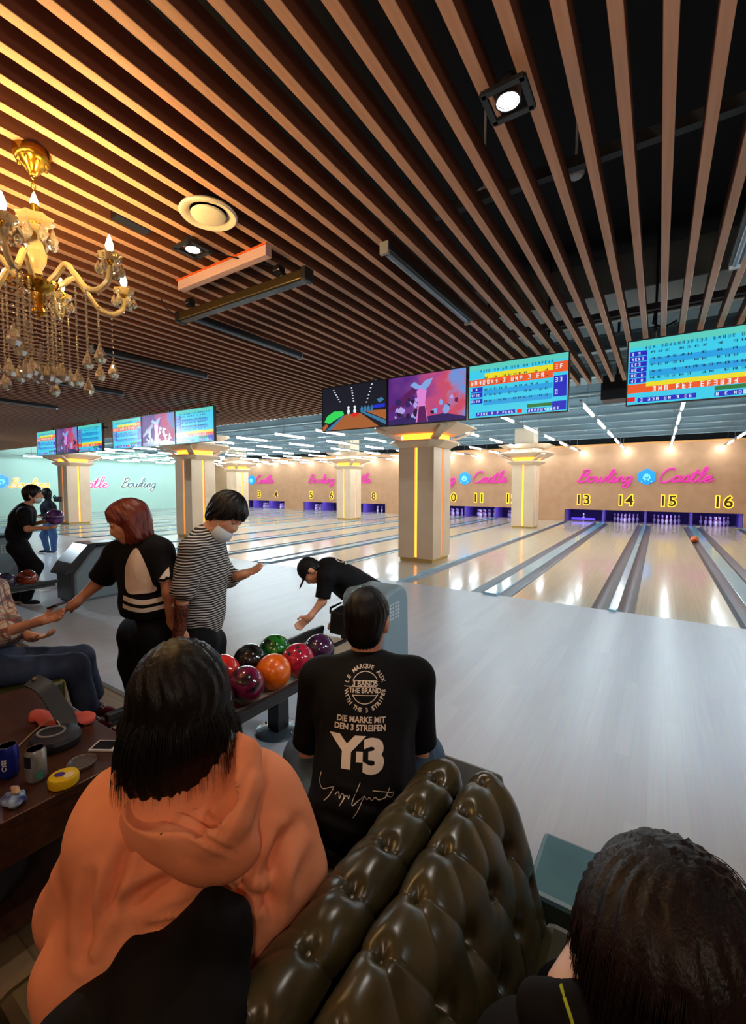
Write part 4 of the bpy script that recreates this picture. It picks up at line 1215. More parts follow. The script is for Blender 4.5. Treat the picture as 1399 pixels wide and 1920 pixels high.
for k in range(5):
    z = 3.075 - k * .022
    mb.tube([(.009 * math.cos(a) * (1 if k % 2 else 0), .009 * math.cos(a) * (0 if k % 2 else 1), z + .015 * math.sin(a)) for a in [j * PI / 4 for j in range(8)]], .0018, 5, closed=True)
mb.build('chain', m_brass, chand)
mb = MB(); mb.lathe([(.006, 2.99), (.01, 2.96), (.02, 2.94), (.012, 2.91), (.03, 2.88), (.02, 2.84), (.012, 2.78)], n=16)
mb.lathe([(.012, 2.62), (.05, 2.61), (.075, 2.585), (.06, 2.56), (.03, 2.54), (.02, 2.48), (.035, 2.45), (.0001, 2.43)], n=20)
mb.tube([(0, 0, 2.99), (0, 0, 2.42)], .006, 8)
mb.build('stem', m_brass, chand, smooth=True)
MB().lathe([(.012, 2.8), (.03, 2.77), (.042, 2.73), (.038, 2.69), (.02, 2.65), (.028, 2.625), (.01, 2.62)], n=10).build('glass_baluster', m_cryst_w, chand)


def scallop(parent, c, r, name='crystal_bobeche'):
    mb = MB(); n = 24; vs = []
    for rr, z in ((.012, 0), (r * .55, -.006), (r * .85, .004), (r, .022), (r * .83, .010), (r * .5, .0), (.012, .006)):
        for j in range(n):
            a = 2 * PI * j / n; q = 1 + (.10 * math.cos(a * 8) if rr > r * .6 else 0)
            vs.append((c[0] + rr * q * math.cos(a), c[1] + rr * q * math.sin(a), c[2] + z))
    mb.add(vs, [(i * n + j, i * n + (j + 1) % n, (i + 1) * n + (j + 1) % n, (i + 1) * n + j) for i in range(6) for j in range(n)])
    return mb.build(name, m_cryst_w, parent, smooth=True)


def drop(mb, x, y, z, s=1.0):          # faceted pear drop
    s *= 1.45
    mb.lathe([(.0001, .0), (.004 * s, -.006 * s), (.006 * s, -.014 * s), (.013 * s, -.030 * s), (.014 * s, -.038 * s), (.009 * s, -.048 * s), (.0001, -.054 * s)], (x, y, z), 7)


def beads(mb, a, b, n, r=.0062):
    a = Vector(a); b = Vector(b)
    for i in range(n):
        p = a + (b - a) * ((i + .5) / n); mb.lathe([(.0001, -r), (r * .9, -r * .3), (r * .9, r * .3), (.0001, r)], p, 6)


def flame(c, parent):
    mb = MB(); mb.lathe([(.008, .0), (.0155, .014), (.017, .026), (.011, .048), (.004, .068), (.0001, .076)], c, 12)
    return mb.build('candle_bulb', m_flame, parent, smooth=True)


NA = 6
for k in range(NA):
    a = 2 * PI * k / NA + .42; ca, sa = math.cos(a), math.sin(a)
    P = lambda r, z: (r * ca, r * sa, z)
    arm = MB().tube(spline([P(.045, 2.575), P(.10, 2.62), P(.155, 2.665), P(.20, 2.62), P(.255, 2.555), P(.32, 2.54), P(.375, 2.58), P(.385, 2.64)], 7), [.011] * 50, 8)
    k_ = 7 * 7 + 1
    mb = MB(); mb.tube(spline([P(.045, 2.575), P(.10, 2.62), P(.155, 2.665), P(.20, 2.62), P(.255, 2.555), P(.32, 2.54), P(.375, 2.58), P(.385, 2.64)], 7), .0135, 8)
    armo = mb.build('glass_arm', m_cryst_w, chand, smooth=True)
    mb = MB(); mb.tube(spline([P(.04, 2.56), P(.08, 2.59), P(.11, 2.57), P(.09, 2.55)], 6), .006, 6); mb.lathe([(.006, -.02), (.012, -.01), (.009, 0), (.016, .012), (.01, .02), (.009, .055), (.0105, .06)], P(.385, 2.645), 10)
    mb.build('candle_cup', m_brass, armo, smooth=True)
    scallop(armo, P(.385, 2.665), .05)
    flame(P(.385, 2.705), armo)
    mb = MB()
    for j in range(6):
        b = 2 * PI * j / 6; bx, by = .385 * ca + .047 * math.cos(b), .385 * sa + .047 * math.sin(b)
        beads(mb, (bx, by, 2.68), (bx, by, 2.66), 2, .004); drop(mb, bx, by, 2.658, .8)
    mb.build('cup_drops', m_cryst, armo)['kind'] = 'stuff'
    mb = MB()
    beads(mb, P(.32, 2.53), P(.32, 2.30), 8); drop(mb, *P(.32, 2.30), 1.35)
    for rr, zz in ((.12, 2.22), (.2, 2.19), (.255, 2.27)):
        beads(mb, P(rr, 2.56), P(rr, zz), int((2.56 - zz) / .0115)); drop(mb, *P(rr, zz), 1.25)
    for i in range(9):                 # swag from the top to the arm
        t_ = (i + .5) / 9; mb.lathe([(.0001, -.005), (.0045, 0), (.0001, .005)], P(.05 + .27 * t_, 2.82 - .25 * t_ - .11 * math.sin(PI * t_)), 6)
    mb.build('crystal_strands', m_cryst, armo)['kind'] = 'stuff'
scallop(chand, (0, 0, 2.865), .075); scallop(chand, (0, 0, 2.82), .05)
flame((0, 0, 2.93), chand)
mb = MB()
for j in range(8):
    b = 2 * PI * j / 8; x, y = .072 * math.cos(b), .072 * math.sin(b); beads(mb, (x, y, 2.88), (x, y, 2.85), 2, .004); drop(mb, x, y, 2.845, 1.1)
for j in range(8):
    b = 2 * PI * j / 8 + .2; x, y = .06 * math.cos(b), .06 * math.sin(b)
    beads(mb, (x, y, 2.55), (x * .8, y * .8, 2.22), 17, .006); drop(mb, x * .8, y * .8, 2.22, 1.3)
beads(mb, (0, 0, 2.31), (0, 0, 2.18), 9, .008)
mb.build('centre_crystals', m_cryst, chand)['kind'] = 'stuff'
MB().sphere((0, 0, 2.155), .024, 10).build('bottom_ball', m_cryst, chand)
for k in range(NA):
    a = 2 * PI * k / NA + .42
    lamp('POINT', (cx + .385 * math.cos(a), cy + .385 * math.sin(a), 2.78), 11.0, (1.0, .60, .20), .02)
lamp('POINT', (cx, cy, 2.96), 10, (1.0, .60, .2), .02)
# ================================================================== PEOPLE
def N3(v): v = np.array(v, float); return v / np.linalg.norm(v)


VR, VU, VF = np.array(AR), np.array(AU), np.array(AF)       # right, up, away as seen by the camera
ZUP = np.array([0, 0, 1.0])
Pt = lambda px, py, d: np.array(at(px, py, d))


def frame(F, U):
    F = N3(F); U = np.array(U, float); U = N3(U - F * (U @ F)); return np.cross(F, U), F, U     # R (its right), F, U


def hand(w, d, n, side, curl=.5, s=1.0, spread=.0):
    d = N3(d); n = N3(np.array(n, float) - d * (np.array(n, float) @ d)); x = np.cross(d, n)
    g = [ell(w + d * .045 * s, (.05 * s, .037 * s, .014 * s), (d, x, n)), cone(w - d * .02 * s, w + d * .02 * s, .024 * s, .025 * s)]
    for i, (o, L) in enumerate(zip((-.029, -.010, .010, .028), (.066, .078, .074, .058))):
        if side < 0: L = (.058, .074, .078, .066)[i]
        p = w + d * .082 * s + x * o * s; dd = N3(d + x * o * spread * 10)
        for j, (fr, r0, r1) in enumerate(((.45, .0095, .0088), (.32, .0088, .008), (.23, .008, .0072))):
            c = curl * (j * .75 + .35); v = dd * math.cos(c) + n * math.sin(c); q = p + v * L * fr * s
            g.append(cone(p, q, r0 * s, r1 * s)); p = q
    xs = x * -side
    p = w + d * .018 * s + xs * .024 * s; q = p + N3(d * .75 + xs * .65 + n * .25) * .042 * s; r_ = q + N3(d * .95 + xs * .1 + n * (.2 + curl * .5)) * .034 * s
    g += [cone(p, q, .0135 * s, .011 * s), cone(q, r_, .0105 * s, .0085 * s)]
    return ('g', g, .0035)


def head_prims(c, F, U, s=1.0, fem=False):
    R_, F, U = frame(F, U); P = lambda r, f, u: c + (R_ * r + F * f + U * u) * s
    A = (R_, F, U)
    j = .92 if fem else 1.0
    g = [ell(P(0, -.012, .032), np.array((.074, .092, .088)) * s, A), ell(P(0, .022, -.035), np.array((.060 * j, .066, .072)) * s, A),
         ell(P(0, .062, -.092), np.array((.024 * j, .022, .02)) * s, A), cone(P(0, .084, .022), P(0, .100, -.022), .008 * s, .0125 * s),
         ell(P(.012, .094, -.026), np.array((.008,) * 3) * s), ell(P(-.012, .094, -.026), np.array((.008,) * 3) * s),
         ell(P(0, .074, .036), np.array((.05, .016, .011)) * s, A), ell(P(0, .082, -.052), np.array((.024, .012, .008)) * s, A), ell(P(0, .080, -.066), np.array((.021, .012, .008)) * s, A),
         ell(P(.036, .062, -.018), np.array((.024, .02, .024)) * s, A), ell(P(-.036, .062, -.018), np.array((.024, .02, .024)) * s, A)]
    h = ('g', g, .009)
    for sg in (-1, 1): h = ('x', h, ell(P(sg * .031, .093, .014), np.array((.017, .014, .010)) * s, A), .008)
    ears = [ell(P(sg * .075, -.008, -.006), np.array((.011, .019, .032)) * s, A) for sg in (-1, 1)]
    return ('g', [h] + ears, .006)


def face_bits(c, F, U, parent, s=1.0, brow=(.03, .02, .015), lip=(.55, .2, .18), shut=False):
    R_, F, U = frame(F, U); P = lambda r, f, u: Vector(c + (R_ * r + F * f + U * u) * s)
    for sg in (-1, 1):
        if shut:
            mb = MB(); mb.tube([P(sg * .018, .092, .010), P(sg * .031, .0935, .006), P(sg * .046, .085, .010)], [.0012, .0022, .0012], 6)
            mb.build('eyelashes', mat('lash_dark', (.015, .01, .01), .6), parent)
            mb = MB(); mb.sphere(P(sg * .032, .080, .013), .0125 * s, 12); mb.build('eyelid', m_skin, parent, smooth=True)
            continue
        mb = MB(); mb.sphere(P(sg * .031, .078, .013), .0115 * s, 12); mb.build('eye', mat('eye_white', (.7, .68, .65), .2), parent, smooth=True)
        mb = MB(); mb.sphere(P(sg * .031, .0835, .012), .0068 * s, 10); mb.build('iris', mat('iris_dark', (.02, .012, .01), .1), parent, smooth=True)
        mb = MB(); mb.tube([P(sg * .014, .096, .036), P(sg * .03, .097, .041), P(sg * .048, .084, .036)], [.0025, .003, .0015], 6)
        mb.build('eyebrow', mat('brow_dark', brow, .8), parent, smooth=True)
    mb = MB(); mb.tube([P(-.022, .083, -.058), P(-.008, .0935, -.0565), P(0, .0945, -.058), P(.008, .0935, -.0565), P(.022, .083, -.058)], [.001, .0038, .0042, .0038, .001], 8)
    mb.build('lips', mat('lips', lip, .45), parent, smooth=True)


def face_mask(c, F, U, parent, s=1.0, low=0.0, col=(205, 215, 222)):
    R_, F, U = frame(F, U); A = (R_, F, U); P = lambda r, f, u: c + (R_ * r + F * f + U * u) * s
    sh = ('i', ell(P(0, .030, -.055 - low), np.array((.066, .078, .062)) * s, A), half(-F, -(F @ P(0, .035, 0))))
    o = skin_obj('face_mask', sh, .006 * s, mat('mask_pale', srgb(*col), .8), parent)
    mb = MB()
    for sg in (-1, 1): mb.tube([Vector(P(sg * .062, .045, -.04 - low)), Vector(P(sg * .078, .0, .015))], .0015, 5)
    mb.build('ear_loop', mat('mask_pale', srgb(*col), .8), o)


m_skin = mat('skin', srgb(214, 158, 128), .5, vary=((14, 14, 14), srgb(204, 144, 114), 3))
m_skin2 = mat('skin_warm', srgb(200, 138, 105), .5, vary=((14, 14, 14), srgb(188, 124, 92), 3))


def torso(J, w=1.0, dp=1.0, loose=0.0):
    """trunk between neck and pelvis"""
    U = N3(J['neck'] - J['pelvis']); Fv = N3(J['F'] - U * (np.array(J['F']) @ U)); R_ = np.cross(Fv, U); A = (R_, Fv, U)
    L = np.linalg.norm(J['neck'] - J['pelvis'])
    ch = J['pelvis'] + (J['neck'] - J['pelvis']) * .70; be = J['pelvis'] + (J['neck'] - J['pelvis']) * .30
    return [ell(ch, ((.165 + loose) * w, (.108 + loose) * dp, L * .40), A), ell(be, ((.15 + loose) * w, (.105 + loose) * dp, L * .42), A)], (R_, Fv, U)


def limb(a, b, c, r0, r1, r2, r3=None): return [cone(a, b, r0, r1), cone(b, c, r1, r2)]


def sleeve(a, b, ra, rb):
    d = N3(b - a); return ('i', cone(a, b + d * .04, ra, rb), half(d, float(d @ b)))


def body(root, J, h=.0075, skin=None, s=1.0, fem=False, name='body', hk=None):
    g = []
    R_, F, U = frame(J['hF'], J['hU'])
    if J.get('head') is not None:
        hp = head_prims(J['head'], J['hF'], J['hU'], s, fem)
        g += [hp, cone(J['head'] - U * .05 * s - F * .02 * s, J['neck'], .052 * s * (.9 if fem else 1), .058 * s * (.9 if fem else 1))]
    t, A = torso(J); core = [('e', p[1], p[2] * .82, p[3]) for p in t]
    g += core + [cone(J['shL'], J['shR'], .042, .042)]
    for sd_ in 'LR':
        if 'el' + sd_ in J:
            g += [cone(J['sh' + sd_], J['el' + sd_], .044, .036), cone(J['el' + sd_], J['wr' + sd_], .037, .024)]
            hk_ = J.get('hand' + sd_)
            if hk_: g.append(hand(J['wr' + sd_], hk_[0], hk_[1], 1 if sd_ == 'R' else -1, hk_[2], hk_[3] if len(hk_) > 3 else 1.0))
        if 'kn' + sd_ in J:
            g += [cone(J['hip' + sd_], J['kn' + sd_], .062, .045), cone(J['kn' + sd_], J['an' + sd_], .044, .032)]
    g.append(cone(J['hipL'], J['hipR'], .07, .07))
    g += J.get('more', [])
    return skin_obj(name, ('g', g, .010), h, skin or m_skin, root)


def hair_cap(c, F, U, s, extra=(), cutf=.055, cutu=.01, puff=.012, h=.006, name='hair', material=None, parent=None, seed=1.0, wave=.004, freq=60):
    R_, F, U = frame(F, U); A = (R_, F, U); P = lambda r, f, u: c + (R_ * r + F * f + U * u) * s
    cap = ell(P(0, -.014, .036), (np.array((.074, .092, .088)) + puff) * s, A)
    nape = ell(P(0, -.045, -.03), (np.array((.062, .05, .065)) + puff * .4) * s, A)
    g = ('g', [cap, nape], .012)
    cutter = ell(P(0, .075, -.055), np.array((.078, .095, .095)) * s, A)
    g = ('x', g, cutter, .008)
    if extra: g = ('g', [g] + list(extra), .012)
    def dp(V, n):
        q = (V - c) @ np.array(A).T / s
        ang = np.arctan2(q[:, 0], q[:, 1] + .03)
        return wave * s * np.sin(ang * freq / 4 + 3 * np.sin(q[:, 2] * 30 + seed) + seed) + wave * .6 * s * np.sin(ang * freq / 1.7 + 2 * np.sin(q[:, 2] * 50))
    return skin_obj(name, g, h * s, material, parent, disp=dp)


def hair_mat(name, a, b, rough=.38, spec=.5):
    return mat(name, a, rough, spec=spec, vary=((40, 40, 6), b, 4), bump=((260, 260, 30), .5, .003))


m_hblack = hair_mat('hair_black', srgb(10, 8, 8), srgb(17, 13, 12), .42, .3)
m_hauburn = hair_mat('hair_auburn', srgb(120, 46, 28), srgb(84, 30, 20))
m_hdark = hair_mat('hair_darkbrown', srgb(16, 9, 9), srgb(28, 14, 12), .42, .3)


def folds(amp, f, seed=0, A=None):
    def d(V, n): return amp * wnoise(V, f, seed) * .6 + amp * (1 - np.abs(wnoise(V, f * .55, seed + 3)) * 2.2) * .35
    return d


def tee_mat(name, col, rough=.85, b=None): return mat(name, col, rough, spec=.2, vary=((8, 8, 8), b or tuple(x * .8 for x in col), 3), bump=((500, 500, 500), .15, .0006))


def shoe(parent, ankle, d, mats, s=1.0):
    d = N3(d - ZUP * (d @ ZUP)); x = np.cross(d, ZUP); g0 = np.array([ankle[0], ankle[1], 0.0])
    up = ('g', [ell(g0 + d * .02 + ZUP * .05, np.array((.055, .04, .05)) * s, (d, x, ZUP)), ell(g0 + d * .11 + ZUP * .036, np.array((.075, .044, .034)) * s, (d, x, ZUP))], .015)
    up = ('i', up, half(-ZUP, -.014))
    o = skin_obj('shoe', up, .007, mats[0], parent)
    so = ('i', ('i', ell(g0 + d * .07 + ZUP * .012, np.array((.145, .05, .06)) * s, (d, x, ZUP)), half(ZUP, .022)), half(-ZUP, -.001))
    skin_obj('sole', so, .007, mats[1], o)
    mb = MB()
    for i in range(4):
        c = g0 + d * (.055 + i * .02) + ZUP * (.080 - i * .006); mb.tube([Vector(c - x * .022), Vector(c + ZUP * .004), Vector(c + x * .022)], .003, 5)
    mb.build('laces', mat('laces_pale', srgb(220, 200, 200), .7), o)
    return o


def root(label, loc, group=None): return thing('person', label, 'person', (0, 0, 0), group=group)


# ---- 1. the woman in the salmon hoodie, seated, seen from behind -----------------
t = root('person with long black hair in a salmon orange hoodie, seated with back to camera', None)
J = dict(head=Pt(338, 1325, 1.0), hF=VF * .85 - VR * .35 - ZUP * .25, hU=ZUP, neck=Pt(350, 1455, .99), pelvis=Pt(330, 1800, .92), F=VF * .95 - VR * .15,
         shL=Pt(225, 1530, 1.0), shR=Pt(470, 1500, 1.0), hipL=Pt(240, 1830, .95), hipR=Pt(410, 1810, .95))
J['elL'] = Pt(150, 1700, 1.04); J['wrL'] = J['elL'] + VF * .22 - ZUP * .06; J['elR'] = Pt(520, 1650, 1.06); J['wrR'] = J['elR'] + VF * .2 - VR * .06 - ZUP * .03
J['handL'] = (VF * .9 + VR * .3, -ZUP, .5); J['handR'] = (VF * .9 - VR * .3, -ZUP, .5)
J['knL'] = J['hipL'] + VF * .40 + ZUP * .02; J['knR'] = J['hipR'] + VF * .40 + ZUP * .02
J['anL'] = J['knL'] * np.array([1, 1, 0]) + ZUP * .08; J['anR'] = J['knR'] * np.array([1, 1, 0]) + ZUP * .08
body(t, J, .009, fem=True)
m_hoodie = mat('salmon_fleece', srgb(244, 158, 116), .95, spec=.2, vary=((6, 6, 6), srgb(238, 148, 106), 3), bump=((300, 300, 300), .25, .001))
tz, A = torso(J, 1.12, 1.08, .025)
Rv, Fv, Uv = A
g = tz + [cone(J['neck'] - Uv * .02, J['shL'] + Uv * .0, .075, .074), cone(J['neck'] - Uv * .02, J['shR'] + Uv * .0, .08, .078),
          cone(J['shL'], J['elL'], .078, .074), cone(J['shR'], J['elR'], .084, .080), cone(J['elL'], J['wrL'], .072, .05), cone(J['elR'], J['wrR'], .078, .05),
          ell(Pt(300, 1790, .93), (.23, .16, .12), A), ell(Pt(480, 1620, .98), (.10, .10, .12), A), cone(Pt(520, 1540, 1.02), Pt(540, 1640, 1.03), .06, .065)]
lines = [(Pt(250, 1560, .85), Pt(180, 1760, .85)), (Pt(340, 1640, .8), Pt(230, 1700, .85)), (Pt(470, 1600, .85), Pt(430, 1740, .8)), (Pt(520, 1560, .9), Pt(500, 1720, .85)), (Pt(560, 1540, .95), Pt(490, 1640, .9)), (Pt(280, 1740, .8), Pt(420, 1700, .8)), (Pt(180, 1640, .9), Pt(160, 1800, .85)), (Pt(400, 1650, .85), Pt(520, 1690, .9))]


def fold_lines(lines, wdt, amp, base, C0=np.array([0, 0, EYE])):
    L = [(np.array(a) - C0, np.array(b) - C0) for a, b in lines]
    L = [(a / (a @ VF), b / (b @ VF)) for a, b in L]
    def d(V, n):
        q = V - C0; q = q / (q @ VF)[:, None]; r = base(V, n)
        for i, (a, b) in enumerate(L):
            ab = b - a; tt = np.clip(((q - a) @ ab) / (ab @ ab), 0, 1); ds = np.linalg.norm(q - a - tt[:, None] * ab, axis=1)
            w_ = wdt * (1 + .4 * math.sin(i * 2.1)); s_ = np.sin(PI * np.clip(tt, .02, .98)) ** .5
            r = r - amp * s_ * np.exp(-(ds / w_) ** 2) + amp * .8 * s_ * np.exp(-((ds - 2.0 * w_) / (1.3 * w_)) ** 2)
        return r
    return d


hd = skin_obj('hoodie', ('g', g, .028), .0085, m_hoodie, t, disp=fold_lines(lines, .013, .016, folds(.012, 17, 2)))
hc = Pt(372, 1505, .925)
ax = frame(VF * .6 + ZUP * .8, ZUP - VR * .25)
Uh = N3(ZUP * .9 - VR * .22 - VF * .2); Rh = N3(VR - Uh * (VR @ Uh)); Fh = np.cross(Uh, Rh)
rim = [Pt(*q) for q in ((226, 1455, 0.885), (262, 1497, 0.855), (325, 1538, 0.825), (395, 1562, 0.805), (440, 1535, 0.815), (466, 1475, 0.850), (462, 1415, 0.895), (432, 1388, 0.935))]
rimc = [cone(rim[i_], rim[i_ + 1], .017, .017) for i_ in range(len(rim) - 1)]
outer = ('g', [ell(Pt(350, 1530, 0.880), (.135, .075, .085), (Rh, Fh, Uh)), ell(Pt(402, 1595, 0.840), (.085, .045, .062), (Rh, Fh, Uh)), ell(Pt(425, 1480, 0.895), (.065, .07, .095), (Rh, Fh, Uh))] + rimc, .014)
inner = ('g', [ell(Pt(330, 1435, 0.880), (.125, .12, .088), (Rh, Fh, Uh)), ell(Pt(398, 1500, 0.840), (.062, .06, .052), (Rh, Fh, Uh))], .015)
lines2 = [(Pt(262, 1485, .85), Pt(420, 1560, .8)), (Pt(420, 1560, .8), Pt(470, 1440, .85)), (Pt(395, 1420, .9), Pt(402, 1540, .85)), (Pt(300, 1530, .85), Pt(440, 1600, .8))]
skin_obj('hood', ('x', outer, inner, .006), .006, m_hoodie, hd, disp=fold_lines(lines2, .006, .006, folds(.005, 24, 5)))
R_, F_, U_ = frame(J['hF'], J['hU'])
Hc = J['head']
ex = [cone(Hc + U_ * .03 - F_ * .03, Pt(325, 1425, .97), .098, .100), cone(Pt(272, 1370, .99), Pt(262, 1445, .98), .055, .040), cone(Pt(385, 1350, 1.0), Pt(385, 1420, .985), .052, .042), cone(Pt(300, 1400, .95), Pt(300, 1462, .945), .06, .03), cone(Pt(350, 1400, .94), Pt(352, 1462, .94), .06, .03)]
m_hairw = m_hblack
hair_cap(Hc, J['hF'], J['hU'], 1.08, ex, puff=.014, h=.007, material=m_hairw, parent=t, wave=.0025, freq=70)


def strands(name, parent, starts, material, rad=.0007):
    cu = bpy.data.curves.new(name, 'CURVE'); cu.dimensions = '3D'; cu.bevel_depth = rad; cu.bevel_resolution = 0; cu.resolution_u = 3
    for pts in starts:
        sp = cu.splines.new('POLY'); sp.points.add(len(pts) - 1)
        for q, p in zip(sp.points, pts): q.co = (*p, 1)
        n_ = len(pts)
        for i, q in enumerate(sp.points): q.radius = 1.0 if i < n_ * .6 else max(.15, (n_ - i) / (n_ * .4))
    cu.materials.append(material); o = bpy.data.objects.new(name, cu); C.objects.link(o); o.parent = parent; o['kind'] = 'stuff'
    return o


rng = random.Random(5)
S = []
top = Pt(352, 1216, 1.0)
for i in range(700):
    a = rng.uniform(-PI, PI); r1 = .098 + rng.uniform(-.004, .012)
    mid = Hc + (R_ * math.cos(a) * .092 + F_ * (math.sin(a) * .10 - .015)) * 1.05 + U_ * .02
    if math.sin(a) > .45: continue
    low = mid + (R_ * math.cos(a) * .03 + F_ * math.sin(a) * .0) - U_ * rng.uniform(.13, .185) + R_ * rng.uniform(-.01, .01)
    S.append([Vector(p) for p in spline([top + R_ * math.cos(a) * .02 + F_ * math.sin(a) * .02 - F_ * .02, (top + mid) / 2 + (R_ * math.cos(a) + F_ * math.sin(a)) * .030 + U_ * .02, mid, (mid + low) / 2 + (R_ * math.cos(a) + F_ * math.sin(a)) * .012, low], 4)])
strands('hair_strands', t, S, m_hairw)
skin_obj('trousers', ('g', [cone(J['hipL'], J['hipR'], .10, .10), cone(J['hipL'], J['knL'], .095, .075), cone(J['hipR'], J['knR'], .095, .075), cone(J['knL'], J['anL'], .075, .06), cone(J['knR'], J['anR'], .075, .06)], .02), .014, tee_mat('dark_trousers', srgb(24, 24, 28)), t)
for k in 'LR': shoe(t, J['an' + k], VF, (tee_mat('shoe_dark', srgb(40, 40, 44)), m_white))

# black jacket lying over the sofa behind her
g = [ell(Pt(368, 1800, .80), (.05, .05, .075)), ell(Pt(405, 1790, .78), (.035, .04, .085)), ell(Pt(290, 1860, .78), (.05, .05, .05)), ell(Pt(330, 1920, .72), (.12, .10, .06)), ell(Pt(180, 1935, .74), (.10, .10, .045)), cone(Pt(385, 1705, .80), Pt(432, 1708, .80), .014, .012), cone(Pt(425, 1730, .80), Pt(425, 1840, .76), .018, .026), ell(Pt(252, 1785, .80), (.018, .025, .026))]
o = skin_obj('black_jacket', ('g', g, .02), .008, tee_mat('jacket_black', srgb(9, 9, 11), .75), None, disp=folds(.014, 30, 7))
setp(o, 'black jacket heaped between the salmon hoodie and the tufted sofa', 'jacket')

# ---- 2. the man in the printed black T-shirt, seated, back to camera ------------
t = root('person in black T-shirt with large cream lettering on its back, seated with back to camera', None)
J = dict(head=Pt(689, 1165, 1.83), hF=VF * .93 + VR * .28 - ZUP * .12, hU=ZUP * .98 - VR * .05, neck=Pt(688, 1243, 1.80), pelvis=Pt(676, 1540, 1.50), F=VF * .9 - ZUP * .0,
         shL=Pt(601, 1272, 1.80), shR=Pt(775, 1272, 1.80), hipL=Pt(620, 1560, 1.56), hipR=Pt(735, 1560, 1.56))
J['elL'] = Pt(580, 1420, 1.88); J['wrL'] = Pt(620, 1440, 2.08); J['elR'] = Pt(786, 1420, 1.86); J['wrR'] = Pt(745, 1440, 2.06)
J['handL'] = (VF + VR * .3, -ZUP, .5); J['handR'] = (VF - VR * .3, -ZUP, .5); hsz = 1.12
J['knL'] = Pt(570, 1420, 1.98); J['knR'] = Pt(792, 1415, 1.96)
J['anL'] = J['knL'] * np.array([1, 1, 0]) + VF * .08 + ZUP * .1; J['anR'] = J['knR'] * np.array([1, 1, 0]) + VF * .08 + ZUP * .1
body(t, J, .008, s=hsz)
m_tee = tee_mat('tee_black', srgb(15, 14, 17), .8)
tz, A = torso(J, 1.08, 1.15, .012); Rv, Fv, Uv = A
g = tz + [cone(J['neck'] - Uv * .012, J['shL'], .060, .076), cone(J['neck'] - Uv * .012, J['shR'], .060, .076), sleeve(J['shL'], J['shL'] + (J['elL'] - J['shL']) * .80, .082, .078), sleeve(J['shR'], J['shR'] + (J['elR'] - J['shR']) * .80, .082, .078),
          ell(Pt(676, 1520, 1.53), (.19, .13, .13), A), cone(Pt(625, 1300, 1.76), Pt(622, 1480, 1.62), .06, .07), cone(Pt(745, 1300, 1.76), Pt(745, 1480, 1.62), .06, .07)]
tee = skin_obj('t_shirt', ('g', g, .016), .008, m_tee, t, disp=fold_lines([(Pt(600, 1320, 1.6), Pt(590, 1420, 1.6)), (Pt(775, 1330, 1.6), Pt(765, 1500, 1.6)), (Pt(735, 1420, 1.6), Pt(745, 1560, 1.6)), (Pt(620, 1480, 1.6), Pt(720, 1520, 1.6)), (Pt(600, 1520, 1.6), Pt(700, 1560, 1.6))], .008, .006, folds(.004, 14, 9)))
hair_cap(J['head'], J['hF'], J['hU'], 1.12, puff=.008, h=.0055, material=m_hblack, parent=t, wave=.0012, freq=80)
mb = MB()
m_denim = mat('denim_blue', srgb(78, 100, 124), .85, vary=((10, 10, 10), srgb(62, 84, 108), 4), bump=((400, 400, 400), .3, .001))
skin_obj('jeans', ('g', [cone(J['hipL'], J['hipR'], .11, .11), cone(J['hipL'], J['knL'], .095, .085), cone(J['hipR'], J['knR'], .095, .085), cone(J['knL'], J['anL'], .082, .07), cone(J['knR'], J['anR'], .082, .07)], .02), .011, m_denim, t, disp=folds(.004, 30, 3))
for k in 'LR': shoe(t, J['an' + k], VF, (tee_mat('shoe_dark', srgb(40, 40, 44)), m_white))
# the print on the back
m_print = mat('print_cream', srgb(222, 205, 188), .7)
nb = N3(-VF + ZUP * .18)
ux = N3(VR + .0 * ZUP); uy = np.cross(nb, ux); uy = N3(uy); ux = np.cross(uy, nb)
pc = lambda px, py: Pt(px, py, 1.55)


def pr(body_, px, py, size, bold=0.0, rot=0.0, cuts=2, sx=1.0, space=1.0, ml=.02, name='back_print'):
    vs, fs = text_mesh(body_, size, bold, space=space)
    c_, s_ = math.cos(rot), math.sin(rot); vs = [(v.x * sx * c_ - v.y * s_, v.x * sx * s_ + v.y * c_) for v in vs]
    return drape(name, vs, fs, pc(px, py), ux, uy, tee, m_print, t, cuts=cuts, maxlen=ml)


K = 1.55 / FPX * 1.0
pr('Y', 651, 1403, 64 * K, .0055, -.03, cuts=3, sx=1.38, ml=.012)
pr('3', 701, 1409, 66 * K, .0065, -.03, cuts=3, sx=1.25, ml=.012)
pr('-', 675, 1402, 60 * K, .009, -.03, cuts=3, sx=.5, ml=.012)
pr('DIE MARKE MIT', 677, 1351, 13.5 * K, .0008, -.04, sx=1.0)
pr('DEN 3 STREIFEN', 675, 1364, 13.5 * K, .0008, -.04, sx=1.0)
pr('3 BANDS', 684, 1291, 12.5 * K, .0006, -.03)
pr('THE BRAND', 684, 1302.5, 11.5 * K, .0006, -.03)
RR = 37 * K
for txt, a0, a1, up in (('LE MARQUE AUX', 162, 20, 1), ('WITH THE 3 STRIPES', 190, 352, -1)):
    n_ = len(txt)
    for i, ch in enumerate(txt):
        if ch == ' ': continue
        a = math.radians(a0 + (a1 - a0) * i / (n_ - 1))
        rot = a - PI / 2 if up > 0 else a + PI / 2
        vs, fs = text_mesh(ch, 10.5 * K, .0005)
        c_, s_ = math.cos(rot), math.sin(rot)
        vs = [(v.x * c_ - v.y * s_ + RR * math.cos(a), v.x * s_ + v.y * c_ + RR * math.sin(a)) for v in vs]
        drape('back_print', vs, fs, pc(684, 1298), ux, uy, tee, m_print, t, cuts=1)


